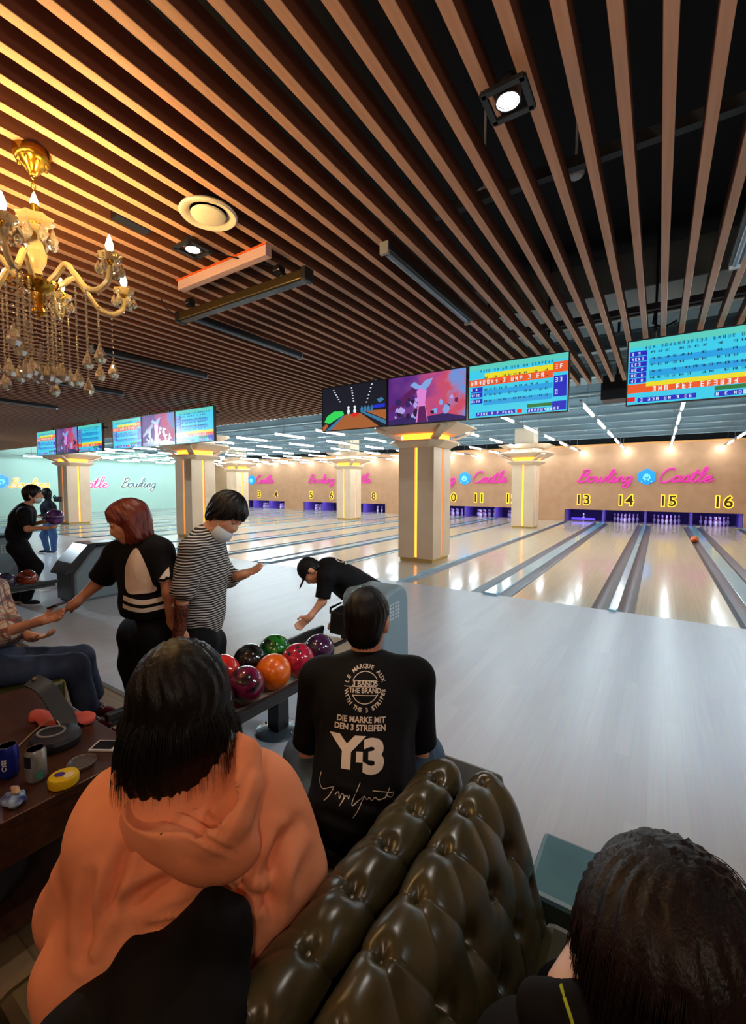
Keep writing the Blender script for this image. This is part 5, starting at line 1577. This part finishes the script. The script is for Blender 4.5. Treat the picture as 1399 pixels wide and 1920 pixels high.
def ribbon(pts, wd):
    P_ = [Vector((p[0], p[1], 0)) for p in pts]; vs = []; fs = []
    for i, p in enumerate(P_):
        d = (P_[min(i + 1, len(P_) - 1)] - P_[max(i - 1, 0)]).normalized(); n_ = Vector((-d.y, d.x, 0)) * wd / 2
        vs += [p + n_, p - n_]
    return vs, [(2 * i, 2 * i + 1, 2 * i + 3, 2 * i + 2) for i in range(len(P_) - 1)]


r = 27 * K
for a0, a1 in ((28, 152), (205, 335)):
    vs, fs = ribbon([(r * math.cos(math.radians(a)), r * math.sin(math.radians(a))) for a in np.linspace(a0, a1, 22)], .0028)
    drape('back_print', vs, fs, pc(684, 1297), ux, uy, tee, m_print, t)
for x0, x1, dy in ((-20, 22, 11), (-41, 22, 1), (-25, 25, -13)):
    vs, fs = ribbon([(x * K, (dy - x * .03) * K) for x in np.linspace(x0, x1, 10)], .0024); drape('back_print', vs, fs, pc(684, 1297), ux, uy, tee, m_print, t)
sig = [[(-70, 22), (-72, 8), (-66, 0), (-52, 4), (-45, 6), (-52, -6), (-62, -16)], [(-42, -4), (-36, 0), (-34, -8), (-30, -2), (-26, -6), (-34, -18), (-22, -4), (-18, -8), (-16, -2)],
       [(2, 16), (-12, -14), (0, -10), (10, -2), (0, -20), (-10, -34)], [(10, -2), (14, -8), (18, -4), (22, -9), (28, -5), (34, -9), (44, -8), (50, -4)], [(24, 4), (36, 2), (60, -3), (56, -8), (46, -4)], [(54, 6), (46, -9)]]
for s_ in sig:
    vs, fs = ribbon([(p.x * K, p.y * K) for p in spline([(a, b, 0) for a, b in s_], 5)], .0022); drape('back_print', vs, fs, pc(675, 1460), ux, uy, tee, m_print, t)
# ---- 3. the man in the striped top ------------------------------------------------
RS = 1.12
t = root('person in black and white striped long sleeve top looking down, standing', None)
Fm = N3(VR * .85 - VF * .35)
J = dict(head=Pt(424, 966, 2.894), hF=VR * .70 - VF * .28 - ZUP * .62, hU=ZUP * .8 + VR * .6, neck=Pt(386, 1010, 2.894), pelvis=Pt(380, 1190, 2.942), F=Fm,
         shR=Pt(362, 1030, 2.727), shL=Pt(398, 1024, 3.062), hipL=Pt(390, 1215, 3.038), hipR=Pt(370, 1215, 2.846))
J['elR'] = Pt(344, 1108, 2.679); J['wrR'] = Pt(337, 1182, 2.703); J['elL'] = Pt(428, 1084, 3.134); J['wrL'] = Pt(454, 1078, 2.990)
J['handR'] = (-ZUP * .9 + VR * .35, VF, .5); J['handL'] = (VR * .9 + ZUP * .35, ZUP * .8 - VF * .4, .25)
for k, o_ in (('L', .03), ('R', -.03)):
    J['kn' + k] = J['hip' + k] * np.array([1, 1, 0]) + ZUP * .44 + Fm * .02; J['an' + k] = J['hip' + k] * np.array([1, 1, 0]) + ZUP * .09 - Fm * .02
body(t, J, .0066, s=1.09)
face_bits(J['head'], J['hF'], J['hU'], t, 1.13, shut=True)
face_mask(J['head'], J['hF'], J['hU'], t, 1.10, low=.035)
ms = bpy.data.materials.new('striped_jersey'); ms.use_nodes = True; nt = ms.node_tree; bs = nt.nodes['Principled BSDF']
tc = nt.nodes.new('ShaderNodeNewGeometry'); sx_ = nt.nodes.new('ShaderNodeSeparateXYZ'); nt.links.new(tc.outputs['Position'], sx_.inputs[0])
nz = nt.nodes.new('ShaderNodeTexNoise'); nz.inputs['Scale'].default_value = 6; nt.links.new(tc.outputs['Position'], nz.inputs['Vector'])
m1 = nt.nodes.new('ShaderNodeMath'); m1.operation = 'MULTIPLY_ADD'; m1.inputs[1].default_value = .03; nt.links.new(nz.outputs['Fac'], m1.inputs[0]); nt.links.new(sx_.outputs[2], m1.inputs[2])
m2 = nt.nodes.new('ShaderNodeMath'); m2.operation = 'MULTIPLY'; m2.inputs[1].default_value = 62; nt.links.new(m1.outputs[0], m2.inputs[0])
m3 = nt.nodes.new('ShaderNodeMath'); m3.operation = 'FRACT'; nt.links.new(m2.outputs[0], m3.inputs[0])
m4 = nt.nodes.new('ShaderNodeMath'); m4.operation = 'GREATER_THAN'; m4.inputs[1].default_value = .62; nt.links.new(m3.outputs[0], m4.inputs[0])
mx = nt.nodes.new('ShaderNodeMix'); mx.data_type = 'RGBA'; mx.inputs[6].default_value = (*srgb(26, 24, 28), 1); mx.inputs[7].default_value = (*srgb(205, 198, 190), 1)
nt.links.new(m4.outputs[0], mx.inputs[0]); nt.links.new(mx.outputs[2], bs.inputs['Base Color']); bs.inputs['Roughness'].default_value = .85
tz, A = torso(J, .9, .98, .006); Rv, Fv, Uv = A
hemz = Pt(380, 1183, 2.930)[2]
g = ('g', tz + [ell(Pt(374, 1150, 2.930), (.13, .115, .16), A), cone(J['neck'] - Uv * .01, J['shL'], .055, .062), cone(J['neck'] - Uv * .01, J['shR'], .055, .062), sleeve(J['shR'], J['elR'] + (J['wrR'] - J['elR']) * .05, .066, .056), cone(J['shR'] + (J['elR'] - J['shR']) * .55, J['elR'] - ZUP * .0, .06, .058),
               cone(J['shL'], J['elL'], .062, .052), sleeve(J['elL'], J['elL'] + (J['wrL'] - J['elL']) * .55, .05, .042)], .02)
skin_obj('striped_top', ('i', g, half(-ZUP, -hemz)), .0075, ms, t, disp=folds(.005, 26, 4))
mb = MB(); n_ = N3(Uv * .8 + Fv * .2); xx = N3(np.cross(n_, Fv)); yy = np.cross(n_, xx); cc = J['neck'] + Uv * .035 + Fv * .01
mb.tube([Vector(cc + xx * .062 * math.cos(a) + yy * .066 * math.sin(a)) for a in [k * 2 * PI / 28 for k in range(28)]], .007, 8, closed=True)
mb.build('collar_band', tee_mat('collar_navy', srgb(20, 20, 30)), t, smooth=True)
hair_cap(J['head'], J['hF'], J['hU'], 1.07, [ell(J['head'] + frame(J['hF'], J['hU'])[1] * .075 + frame(J['hF'], J['hU'])[2] * .07, (.04, .035, .03))], puff=.018, h=.006, material=m_hblack, parent=t, wave=.003, freq=60)
d = N3(J['wrR'] - J['elR']); skin_obj('lace_glove', ('g', [cone(J['elR'] + (J['wrR'] - J['elR']) * .42, J['wrR'], .040, .031), cone(J['wrR'], J['wrR'] + d * .05, .032, .036)], .008), .006,
         mat('lace_brown', srgb(16, 12, 14), .7, vary=((90, 90, 60), srgb(120, 58, 30), 2)), t)
m_blackp = tee_mat('black_trousers', srgb(13, 13, 16), .8)
skin_obj('trousers', ('g', [cone(J['hipL'] + ZUP * .04, J['hipR'] + ZUP * .04, .105, .105), cone(J['hipL'], J['knL'], .095, .075), cone(J['hipR'], J['knR'], .095, .075), cone(J['knL'], J['anL'], .075, .065), cone(J['knR'], J['anR'], .075, .065)], .02), .011, m_blackp, t, disp=folds(.004, 26, 1))
for k in 'LR': shoe(t, J['an' + k], Fm, (tee_mat('shoe_dark', srgb(40, 40, 44)), m_white))

# ---- 4. the red haired woman --------------------------------------------------------
RS = 1.08
t = root('person with auburn bob, black T-shirt with a beige panel, reaching out to the left', None)
Fw = N3(-VR * .62 - VF * .78)
J = dict(head=Pt(242, 980, 2.755), hF=-VR * .80 - VF * .50 - ZUP * .40, hU=ZUP * .85 - VR * .45, neck=Pt(268, 1020, 2.822), pelvis=Pt(280, 1180, 2.867), F=Fw,
         shL=Pt(300, 1035, 2.755), shR=Pt(222, 1038, 2.845), hipL=Pt(296, 1200, 2.822), hipR=Pt(265, 1200, 2.957))
J['elR'] = Pt(185, 1092, 2.890); J['wrR'] = Pt(138, 1134, 2.80); J['elL'] = Pt(318, 1110, 2.688); J['wrL'] = Pt(300, 1160, 2.576)
J['wrL'] = Pt(322, 1175, 2.778)
J['handR'] = (-VR * .8 - ZUP * .5, -ZUP, .45, .95); J['handL'] = (-ZUP, VF, .5, .95)
for k in 'LR':
    J['kn' + k] = J['hip' + k] * np.array([1, 1, 0]) + ZUP * .46 + Fw * .03; J['an' + k] = J['hip' + k] * np.array([1, 1, 0]) + ZUP * .08
body(t, J, .006, skin=m_skin2, fem=True, s=1.02)
face_bits(J['head'], J['hF'], J['hU'], t, 1.08, brow=(.08, .03, .02), shut=True)
tz, A = torso(J, 1.06, 1.1, .02); Rv, Fv, Uv = A
hemz = Pt(275, 1152, 2.800)[2]
g = ('g', tz + [cone(J['neck'] - Uv * .015, J['shL'], .06, .066), cone(J['neck'] - Uv * .015, J['shR'], .06, .066), sleeve(J['shR'], J['shR'] + (J['elR'] - J['shR']) * .85, .072, .074), sleeve(J['shL'], J['shL'] + (J['elL'] - J['shL']) * .75, .07, .072), ell(Pt(278, 1130, 2.822), (.17, .13, .1), A)], .022)
ts = skin_obj('t_shirt', ('i', g, half(-ZUP, -hemz)), .0075, m_tee, t, disp=folds(.005, 22, 6))
m_panel = tee_mat('panel_beige', srgb(244, 222, 204), .8, srgb(226, 202, 184))
kx = N3(np.cross(ZUP, -VF)); Kw = 2.40 * 1.12 / FPX


def wdrape(nm, pts, px, py, m, cuts=3):
    drape(nm, [(a * Kw, b * Kw) for a, b in pts], [tuple(range(len(pts)))], Pt(px, py, 2.69), VR, VU, ts, m, t, cuts=cuts, maxlen=.02, lift=.0025)


wdrape('beige_panel', [(p.x, p.y) for p in spline([(-24, -42), (-29, -10), (-24, 15), (-8, 41), (10, 20), (24, -12), (31, -38), (5, -44)], 4, closed=True)], 264, 1068, m_panel)
wdrape('side_panel', [(38, -36), (44, -14), (56, 6), (60, -8), (60, -24), (48, -36)], 264, 1068, m_panel, 2)
m_wh = tee_mat('stripe_white', srgb(240, 228, 216), .8)
for oy, h0 in ((-52, 9), (-67, 8)):
    up_ = [(x, oy + 8 * abs((x - 8) / 45.0) ** 1.3 - 4) for x in np.linspace(-35, 62, 14)]
    wdrape('hem_stripe', up_ + [(x, y - h0) for x, y in reversed(up_)], 264, 1068, m_wh, 2)
R_, F_, U_ = frame(J['hF'], J['hU']); Hc = J['head']
ex = [cone(Hc - F_ * .03 + U_ * .03, Hc - F_ * .02 - U_ * .085, .095, .082), cone(Hc + R_ * -.078 - F_ * .005, Hc + R_ * -.078 + F_ * .0 - U_ * .12, .028, .020), cone(Hc + R_ * .078 + F_ * .005, Hc + R_ * .082 + F_ * .02 - U_ * .12, .026, .018), ell(Hc + U_ * .1 + F_ * .03, (.06, .06, .03), (R_, F_, U_))]
hx = hair_cap(Hc, J['hF'], J['hU'], 1.03, puff=.014, h=.006, material=m_hauburn, parent=t, wave=.002, freq=50, extra=ex)
skin_obj('trousers', ('g', [cone(J['hipL'] + ZUP * .05, J['hipR'] + ZUP * .05, .13, .13), cone(J['hipL'], J['knL'], .115, .095), cone(J['hipR'], J['knR'], .115, .095), cone(J['knL'], J['anL'], .095, .08), cone(J['knR'], J['anR'], .095, .08)], .02), .011, m_blackp, t, disp=folds(.005, 22, 2))
for k in 'LR': shoe(t, J['an' + k], Fw, (tee_mat('shoe_dark', srgb(40, 40, 44)), m_white))

RS = 1.0
# ---- 5. the seated person in plaid ------------------------------------------------
t = root('person in plaid shirt and jeans seated on the green box, arm stretched to the right', None)
J = dict(head=Pt(-62, 1020, 2.85), hF=VR * .7 + VF * .3 - ZUP * .3, hU=ZUP, neck=Pt(-45, 1085, 2.85), pelvis=np.array([-3.55, .90, .52]), F=VR * .8 + VF * .4,
         shR=Pt(-40, 1125, 2.72), shL=Pt(-10, 1105, 3.02), hipL=np.array([-3.5, 1.02, .50]), hipR=np.array([-3.42, .86, .50]))
J['elR'] = Pt(-5, 1190, 2.68); J['wrR'] = Pt(78, 1163, 2.70); J['elL'] = Pt(22, 1180, 2.95); J['wrL'] = Pt(62, 1195, 2.90)
J['handR'] = (VR * .9 + ZUP * .25, ZUP * .6 - VF * .7, .25); J['handL'] = (VR * .9 + ZUP * .1, ZUP, .6)
J['knL'] = Pt(152, 1232, 3.06); J['knR'] = Pt(140, 1248, 2.90); J['anL'] = np.array([-3.33, 1.47, .1]); J['anR'] = np.array([-3.18, 1.36, .1])
body(t, J, .0065)
mp_ = bpy.data.materials.new('plaid_cotton'); mp_.use_nodes = True; nt = mp_.node_tree; bs = nt.nodes['Principled BSDF']
tc = nt.nodes.new('ShaderNodeNewGeometry'); sx_ = nt.nodes.new('ShaderNodeSeparateXYZ'); nt.links.new(tc.outputs['Position'], sx_.inputs[0])
cur = None
col0_ = nt.nodes.new('ShaderNodeRGB'); col0_.outputs[0].default_value = (*srgb(200, 180, 156), 1); cur = col0_.outputs[0]
for axis, per, lo, col in ((0, 9, .72, (70, 60, 66)), (2, 9, .74, (64, 56, 62)), (0, 27, .8, (150, 60, 60)), (2, 27, .82, (150, 60, 60)), (1, 18, .82, (90, 80, 90))):
    a = nt.nodes.new('ShaderNodeMath'); a.operation = 'MULTIPLY'; a.inputs[1].default_value = per; nt.links.new(sx_.outputs[axis], a.inputs[0])
    b = nt.nodes.new('ShaderNodeMath'); b.operation = 'FRACT'; nt.links.new(a.outputs[0], b.inputs[0])
    c_ = nt.nodes.new('ShaderNodeMath'); c_.operation = 'GREATER_THAN'; c_.inputs[1].default_value = lo; nt.links.new(b.outputs[0], c_.inputs[0])
    f_ = nt.nodes.new('ShaderNodeMath'); f_.operation = 'MULTIPLY'; f_.inputs[1].default_value = .75; nt.links.new(c_.outputs[0], f_.inputs[0])
    m_ = nt.nodes.new('ShaderNodeMix'); m_.data_type = 'RGBA'; m_.inputs[7].default_value = (*srgb(*col), 1); nt.links.new(f_.outputs[0], m_.inputs[0]); nt.links.new(cur, m_.inputs[6]); cur = m_.outputs[2]
nt.links.new(cur, bs.inputs['Base Color']); bs.inputs['Roughness'].default_value = .85
tz, A = torso(J, 1.05, 1.05, .02); Rv, Fv, Uv = A
g = ('g', tz + [cone(J['neck'] - Uv * .01, J['shL'], .058, .065), cone(J['neck'] - Uv * .01, J['shR'], .058, .065), cone(J['shR'], J['elR'], .066, .06), sleeve(J['elR'], J['elR'] + (J['wrR'] - J['elR']) * .3, .06, .052), cone(J['shL'], J['elL'], .066, .062), sleeve(J['elL'], J['elL'] + (J['wrL'] - J['elL']) * .5, .062, .052),
               ell(Pt(8, 1180, 2.85), (.10, .10, .12))], .02)
skin_obj('plaid_shirt', g, .008, mp_, t, disp=folds(.006, 24, 8))
hair_cap(J['head'], J['hF'], J['hU'], 1.0, puff=.014, h=.008, material=m_hblack, parent=t)
face_bits(J['head'], J['hF'], J['hU'], t)
m_denimd = mat('denim_dark', srgb(52, 66, 92), .85, vary=((12, 12, 12), srgb(40, 52, 78), 4), bump=((400, 400, 400), .3, .001))
skin_obj('jeans', ('g', [cone(J['hipL'], J['hipR'], .10, .10), cone(J['hipL'], J['knL'], .092, .075), cone(J['hipR'], J['knR'], .095, .078), cone(J['knL'], J['anL'] + ZUP * .06, .074, .068), cone(J['knR'], J['anR'] + ZUP * .06, .076, .07)], .015), .009, m_denimd, t, disp=folds(.004, 34, 2))
m_mar = tee_mat('shoe_maroon', srgb(110, 30, 44), .6, srgb(60, 40, 60))
for k in 'LR': shoe(t, J['an' + k], N3(VR * .8 - VF * .15), (m_mar, mat('sole_pale', srgb(220, 195, 195), .6)))
mb = MB(); c = Vector(Pt(99, 1138, 2.74)); mb.bar(c, c + Vector(VR) * .055 + Vector(VU) * .022, .012, .10, up=VF)
mb.bar(c - Vector(VR) * .0, c + Vector(VR) * .02, .008, .03, up=VF)
setp(mb.build('smartphone', m_black), 'dark phone between the two touching hands', 'phone')

# ---- 6. the bending bowler behind the rack ------------------------------------------
t = root('person in black T-shirt and cap bending over beyond the ball rack', None)
J = dict(head=Pt(583, 1070, 3.95), hF=-ZUP * .85 - VR * .35 - VF * .1, hU=-VR * .85 + ZUP * .45, neck=Pt(612, 1062, 4.0), pelvis=Pt(733, 1130, 4.22), F=-ZUP * .9 - VR * .3,
         shR=Pt(607, 1075, 4.16), shL=Pt(612, 1080, 3.86), hipL=Pt(737, 1150, 4.12), hipR=Pt(737, 1145, 4.32))
J['elL'] = Pt(604, 1128, 3.84); J['wrL'] = Pt(580, 1158, 3.80); J['elR'] = Pt(660, 1125, 4.2); J['wrR'] = Pt(634, 1156, 4.05)
J['handL'] = (-VR * .75 - ZUP * .6, -VF, .8); J['handR'] = (-VR * .6 - ZUP * .5, -ZUP, .6)
for k, o_ in (('L', .04), ('R', .06)):
    J['kn' + k] = Pt(730, 1250, 4.2 + (.1 if k == 'R' else 0)); J['an' + k] = J['kn' + k] * np.array([1, 1, 0]) + VR * .05 + ZUP * .08
body(t, J, .008)
tz, A = torso(J, 1.0, 1.05, .012); Rv, Fv, Uv = A
g = ('g', tz + [cone(J['neck'] - Uv * .02, J['shL'], .06, .068), cone(J['neck'] - Uv * .02, J['shR'], .06, .068), sleeve(J['shL'], J['shL'] + (J['elL'] - J['shL']) * .85, .07, .066), sleeve(J['shR'], J['shR'] + (J['elR'] - J['shR']) * .8, .07, .066), ell(Pt(650, 1100, 4.05), (.12, .12, .09))], .022)
tb_ = skin_obj('t_shirt', g, .009, m_tee, t, disp=folds(.004, 22, 3))
vs, fs = text_mesh('OF', .10, .001)
mo = [(v.x, v.y) for v in vs]
nn = N3(ZUP * .9 - VF * .45); uxx = N3(VR - nn * (VR @ nn)); uyy = np.cross(nn, uxx)
drape('back_print', mo, fs, Pt(642, 1053, 4.0), uxx, uyy, tb_, m_print, t, cuts=2)
m_capm = tee_mat('cap_black', srgb(16, 16, 20), .7)
R_, F_, U_ = frame(J['hF'], J['hU']); Hc = J['head']
hc_ = ('g', [('i', ell(Hc + U_ * .03 - F_ * .01, (.088, .105, .10), (R_, F_, U_)), half(-U_, -(U_ @ (Hc + U_ * .02)))), ell(Hc + U_ * .03 + F_ * .13, (.065, .06, .008), (R_, F_, U_))], .008)
skin_obj('cap', hc_, .007, m_capm, t)
hair_cap(Hc, J['hF'], J['hU'], .98, puff=.006, h=.008, material=m_hblack, parent=t)
skin_obj('trousers', ('g', [cone(J['hipL'], J['hipR'], .115, .115), cone(J['hipL'], J['knL'], .10, .08), cone(J['hipR'], J['knR'], .10, .08), cone(J['knL'], J['anL'], .08, .07), cone(J['knR'], J['anR'], .08, .07)], .02), .012, m_blackp, t)
for k in 'LR': shoe(t, J['an' + k], -VR, (tee_mat('shoe_dark', srgb(40, 40, 44)), m_white))
mb = MB(); c = Vector(Pt(620, 1150, 3.98)); mb.tube([c, c + Vector((.0, .0, .05)), c + Vector(VR) * .1 + Vector((0, 0, .10))], [.012, .012, .008], 8)
o = mb.build('towel', tee_mat('towel_dark', srgb(20, 20, 24)), smooth=True); setp(o, 'dark cloth under the hand of the bending bowler', 'cloth')

# ---- 7. the far bowler holding a ball -------------------------------------------------
t = root('person in black T-shirt and face mask holding a marbled ball, at far left', None)
d0 = 6.0
J = dict(head=Pt(62, 928, d0), hF=VR * .9 + VF * .3, hU=ZUP * .95 + VR * .25, neck=Pt(48, 952, d0), pelvis=Pt(30, 1015, d0 + .05), F=VR * .9 + VF * .3,
         shR=Pt(46, 963, d0 - .15), shL=Pt(46, 961, d0 + .2), hipL=Pt(34, 1025, d0 + .14), hipR=Pt(34, 1025, d0 - .05))
J['elR'] = Pt(52, 992, d0 - .2); J['wrR'] = Pt(86, 990, d0 - .22); J['elL'] = Pt(50, 985, d0 + .25); J['wrL'] = Pt(85, 978, d0 + .12)
J['handR'] = (VR * .9, ZUP, .5); J['handL'] = (VR * .9, ZUP, .6)
J['knR'] = Pt(66, 1062, d0 - .05); J['knL'] = Pt(52, 1066, d0 + .15)
J['anR'] = np.append(Pt(48, 1110, d0)[:2], .1); J['anL'] = np.append(Pt(30, 1110, d0 + .15)[:2], .1)
body(t, J, .010)
face_mask(J['head'], J['hF'], J['hU'], t)
hair_cap(J['head'], J['hF'], J['hU'], 1.0, puff=.018, h=.009, material=m_hblack, parent=t)
tz, A = torso(J, 1.05, 1.15, .02)
g = ('g', tz + [cone(J['neck'], J['shL'], .06, .07), cone(J['neck'], J['shR'], .06, .07), sleeve(J['shR'], J['shR'] + (J['elR'] - J['shR']) * .85, .075, .075), sleeve(J['shL'], J['elL'], .07, .07)], .02)
skin_obj('t_shirt', g, .011, m_tee, t, disp=folds(.005, 20, 3))
skin_obj('trousers', ('g', [cone(J['hipL'], J['hipR'], .12, .12), cone(J['hipL'], J['knL'], .115, .085), cone(J['hipR'], J['knR'], .115, .085), cone(J['knL'], J['anL'], .085, .07), cone(J['knR'], J['anR'], .085, .07)], .02), .013, m_blackp, t)
for k in 'LR': shoe(t, J['an' + k], VR, (tee_mat('shoe_dark', srgb(40, 40, 44)), m_white))
p = Pt(103, 970, d0 - .05)
ball(p[0], p[1], p[2], (52, 34, 84), (110, 60, 120), 'violet marbled bowling ball held by the far bowler', 'balls held by bowlers', sc=1.6, rot=(1, 0, 0))

# ---- 8. the far woman ----------------------------------------------------------------------
t = root('small person with long black hair, dark jacket and blue jeans standing far off left', None)
d0 = 10.6
J = dict(head=Pt(86, 926, d0), hF=-VR * .9 + VF * .2, hU=ZUP, neck=Pt(90, 942, d0), pelvis=Pt(93, 978, d0), F=-VR * .9 + VF * .2,
         shR=Pt(89, 948, d0 + .15), shL=Pt(91, 948, d0 - .15), hipL=Pt(95, 982, d0 - .08), hipR=Pt(92, 982, d0 + .08))
J['elL'] = Pt(97, 964, d0 - .2); J['wrL'] = Pt(84, 970, d0 - .2); J['elR'] = Pt(86, 965, d0 + .2); J['wrR'] = Pt(74, 968, d0 + .15)
J['handL'] = (-VR, ZUP, .5); J['handR'] = (-VR, ZUP, .5)
J['knR'] = Pt(82, 1004, d0 + .08); J['knL'] = Pt(100, 1006, d0 - .05); J['anR'] = Pt(88, 1030, d0 + .05); J['anL'] = Pt(101, 1031, d0 - .05)
for k in 'LR': J['an' + k][2] = .09
body(t, J, .012, fem=True)
R_, F_, U_ = frame(J['hF'], J['hU']); Hc = J['head']
hair_cap(Hc, J['hF'], J['hU'], 1.0, puff=.018, h=.011, material=m_hblack, parent=t, extra=[cone(Hc - F_ * .05, Hc - F_ * .07 - U_ * .28, .075, .05)])
tz, A = torso(J, 1.0, 1.1, .02)
skin_obj('jacket', ('g', tz + [cone(J['neck'], J['shL'], .06, .07), cone(J['neck'], J['shR'], .06, .07), cone(J['shR'], J['elR'], .065, .055), cone(J['elR'], J['wrR'], .052, .04), cone(J['shL'], J['elL'], .065, .055), cone(J['elL'], J['wrL'], .052, .04)], .02), .012, tee_mat('jacket_navy', srgb(24, 26, 38)), t)
skin_obj('jeans', ('g', [cone(J['hipL'], J['hipR'], .11, .11), cone(J['hipL'], J['knL'], .10, .075), cone(J['hipR'], J['knR'], .10, .075), cone(J['knL'], J['anL'], .075, .06), cone(J['knR'], J['anR'], .075, .06)], .02), .013, mat('denim_mid', srgb(60, 92, 140), .85), t)
for k in 'LR': shoe(t, J['an' + k], -VR, (tee_mat('shoe_dark', srgb(40, 40, 44)), m_white))
o = thing('shoulder_bag', 'small black bag on the shoulder of the far off woman', 'bag', Vector(Pt(108, 936, d0 - .05)))
MB().box(-.1, .12, -.06, .06, -.06, .06).build('bag_body', m_black, o, bevel=.03)
mb = MB(); mb.tube(spline([(-.08, 0, .05), (-.15, 0, .09), (-.24, 0, .04)], 5), .012, 6); mb.build('strap', m_black, o)

# ---- 9. the head close to the camera at the bottom right ---------------------------------------
t = root('person with dark brown hair at the bottom right corner, head seen from behind up close', None)
Hc = Pt(1250, 1812, .555)
hF = VF * .75 + VR * .45 - ZUP * .25
J = dict(head=Hc, hF=hF, hU=ZUP * .95 + VR * .12, neck=Pt(1180, 1930, .57), pelvis=Pt(1150, 1930, .57) - ZUP * .50 - VF * .0, F=VF * .9 + VR * .4)
sR = N3(np.cross(N3(np.array([J['F'][0], J['F'][1], 0])), ZUP))
J['neck'] = Hc - ZUP * .175 - VF * .02; J['pelvis'] = np.array([J['neck'][0], J['neck'][1] - .03, .50])
J['shR'] = J['neck'] + sR * .17 - ZUP * .055; J['shL'] = J['neck'] - sR * .17 - ZUP * .055
J['hipR'] = J['pelvis'] + sR * .09; J['hipL'] = J['pelvis'] - sR * .09
Ff = N3(np.array([J['F'][0], J['F'][1], 0]))
for k, sg in (('R', 1), ('L', -1)):
    J['el' + k] = J['sh' + k] - ZUP * .26 + Ff * .08; J['wr' + k] = J['el' + k] + Ff * .22 - sR * sg * .06 + ZUP * .0; J['hand' + k] = (Ff - sR * sg * .3, -ZUP, .5)
    J['kn' + k] = J['hip' + k] + Ff * .40; J['an' + k] = np.append(J['kn' + k][:2], .09)
J['more'] = [cone(Pt(1105, 1800, .57), Pt(1066, 1862, .545), .026, .026)]
body(t, J, .008, skin=mat('skin_pale', srgb(222, 190, 180), .5), fem=True)
tz, A = torso(J, 1.05, 1.1, .02)
skin_obj('shirt', ('g', tz + [cone(Pt(1018, 1900, .535), Pt(1085, 1910, .52), .030, .034), cone(J['neck'] - ZUP * .045, J['shL'], .05, .066), cone(J['neck'] - ZUP * .045, J['shR'], .05, .066), cone(J['shR'], J['elR'], .066, .055), cone(J['elR'], J['wrR'], .053, .04), cone(J['shL'], J['elL'], .066, .055), cone(J['elL'], J['wrL'], .053, .04)], .02), .009, m_tee, t, disp=folds(.004, 22, 5))
skin_obj('trousers', ('g', [cone(J['hipL'], J['hipR'], .11, .11), cone(J['hipL'], J['knL'], .09, .075), cone(J['hipR'], J['knR'], .09, .075), cone(J['knL'], J['anL'], .075, .06), cone(J['knR'], J['anR'], .075, .06)], .02), .014, m_blackp, t)
for k in 'LR': shoe(t, J['an' + k], Ff, (tee_mat('shoe_dark', srgb(40, 40, 44)), m_white))
R_, F_, U_ = frame(J['hF'], J['hU'])
ex = [cone(Hc - F_ * .03 + U_ * .02, Hc - F_ * .03 - U_ * .12, .098, .085), cone(Hc + R_ * .06 - F_ * .02, Hc + R_ * .07 - U_ * .2 - F_ * .02, .05, .04), ell(Hc + R_ * .02 - F_ * .04 - U_ * .12, (.10, .06, .10), (R_, F_, U_)), cone(Hc + R_ * -.05 - F_ * .01, Hc - R_ * .06 - U_ * .09 - F_ * .0, .045, .03)]
hair_cap(Hc, J['hF'], J['hU'], 1.06, ex, puff=.018, h=.006, material=m_hdark, parent=t, wave=.0022, freq=90)
rng = random.Random(9); S = []
top = Hc + U_ * .135 - F_ * .0
for i in range(900):
    a = rng.uniform(-PI, PI)
    if math.sin(a) > .6: continue
    dirn = R_ * math.cos(a) + F_ * math.sin(a)
    mid = Hc + R_ * math.cos(a) * .104 + F_ * (math.sin(a) * .122 - .015) + U_ * .02
    low = mid - U_ * rng.uniform(.10, .17) + dirn * rng.uniform(-.012, .006)
    q1 = (top + mid) / 2 + dirn * .026 + U_ * (.024 + rng.uniform(0, .006))
    S.append([Vector(p) for p in spline([top + dirn * .015, q1, mid + dirn * rng.uniform(0, .005), low], 6)])
for i in range(26):                                   # loose hairs standing off the crown
    a = rng.uniform(-.9, .6); dirn = R_ * math.cos(a) + F_ * math.sin(a)
    S.append([Vector(p) for p in spline([top - R_ * .05, top + U_ * rng.uniform(.004, .014) + R_ * .01, top + dirn * .07 + U_ * rng.uniform(-.025, -.006), top + dirn * .12 - U_ * .09], 6)])
strands('hair_strands', t, S, m_hdark, .0006)
m_neon = mat('lanyard_neon', srgb(170, 190, 20), .6)
mb = MB(); pts = spline([Pt(1052, 1846, .50), Pt(1058, 1870, .485), Pt(1068, 1900, .475), Pt(1078, 1935, .47)], 6)
for a, b in zip(pts, pts[1:]): mb.bar(a, b + (b - a) * .1, .0035, .0018, up=-Vector(VF))
mb.build('lanyard', m_neon, t)
bpy.context.view_layer.update()
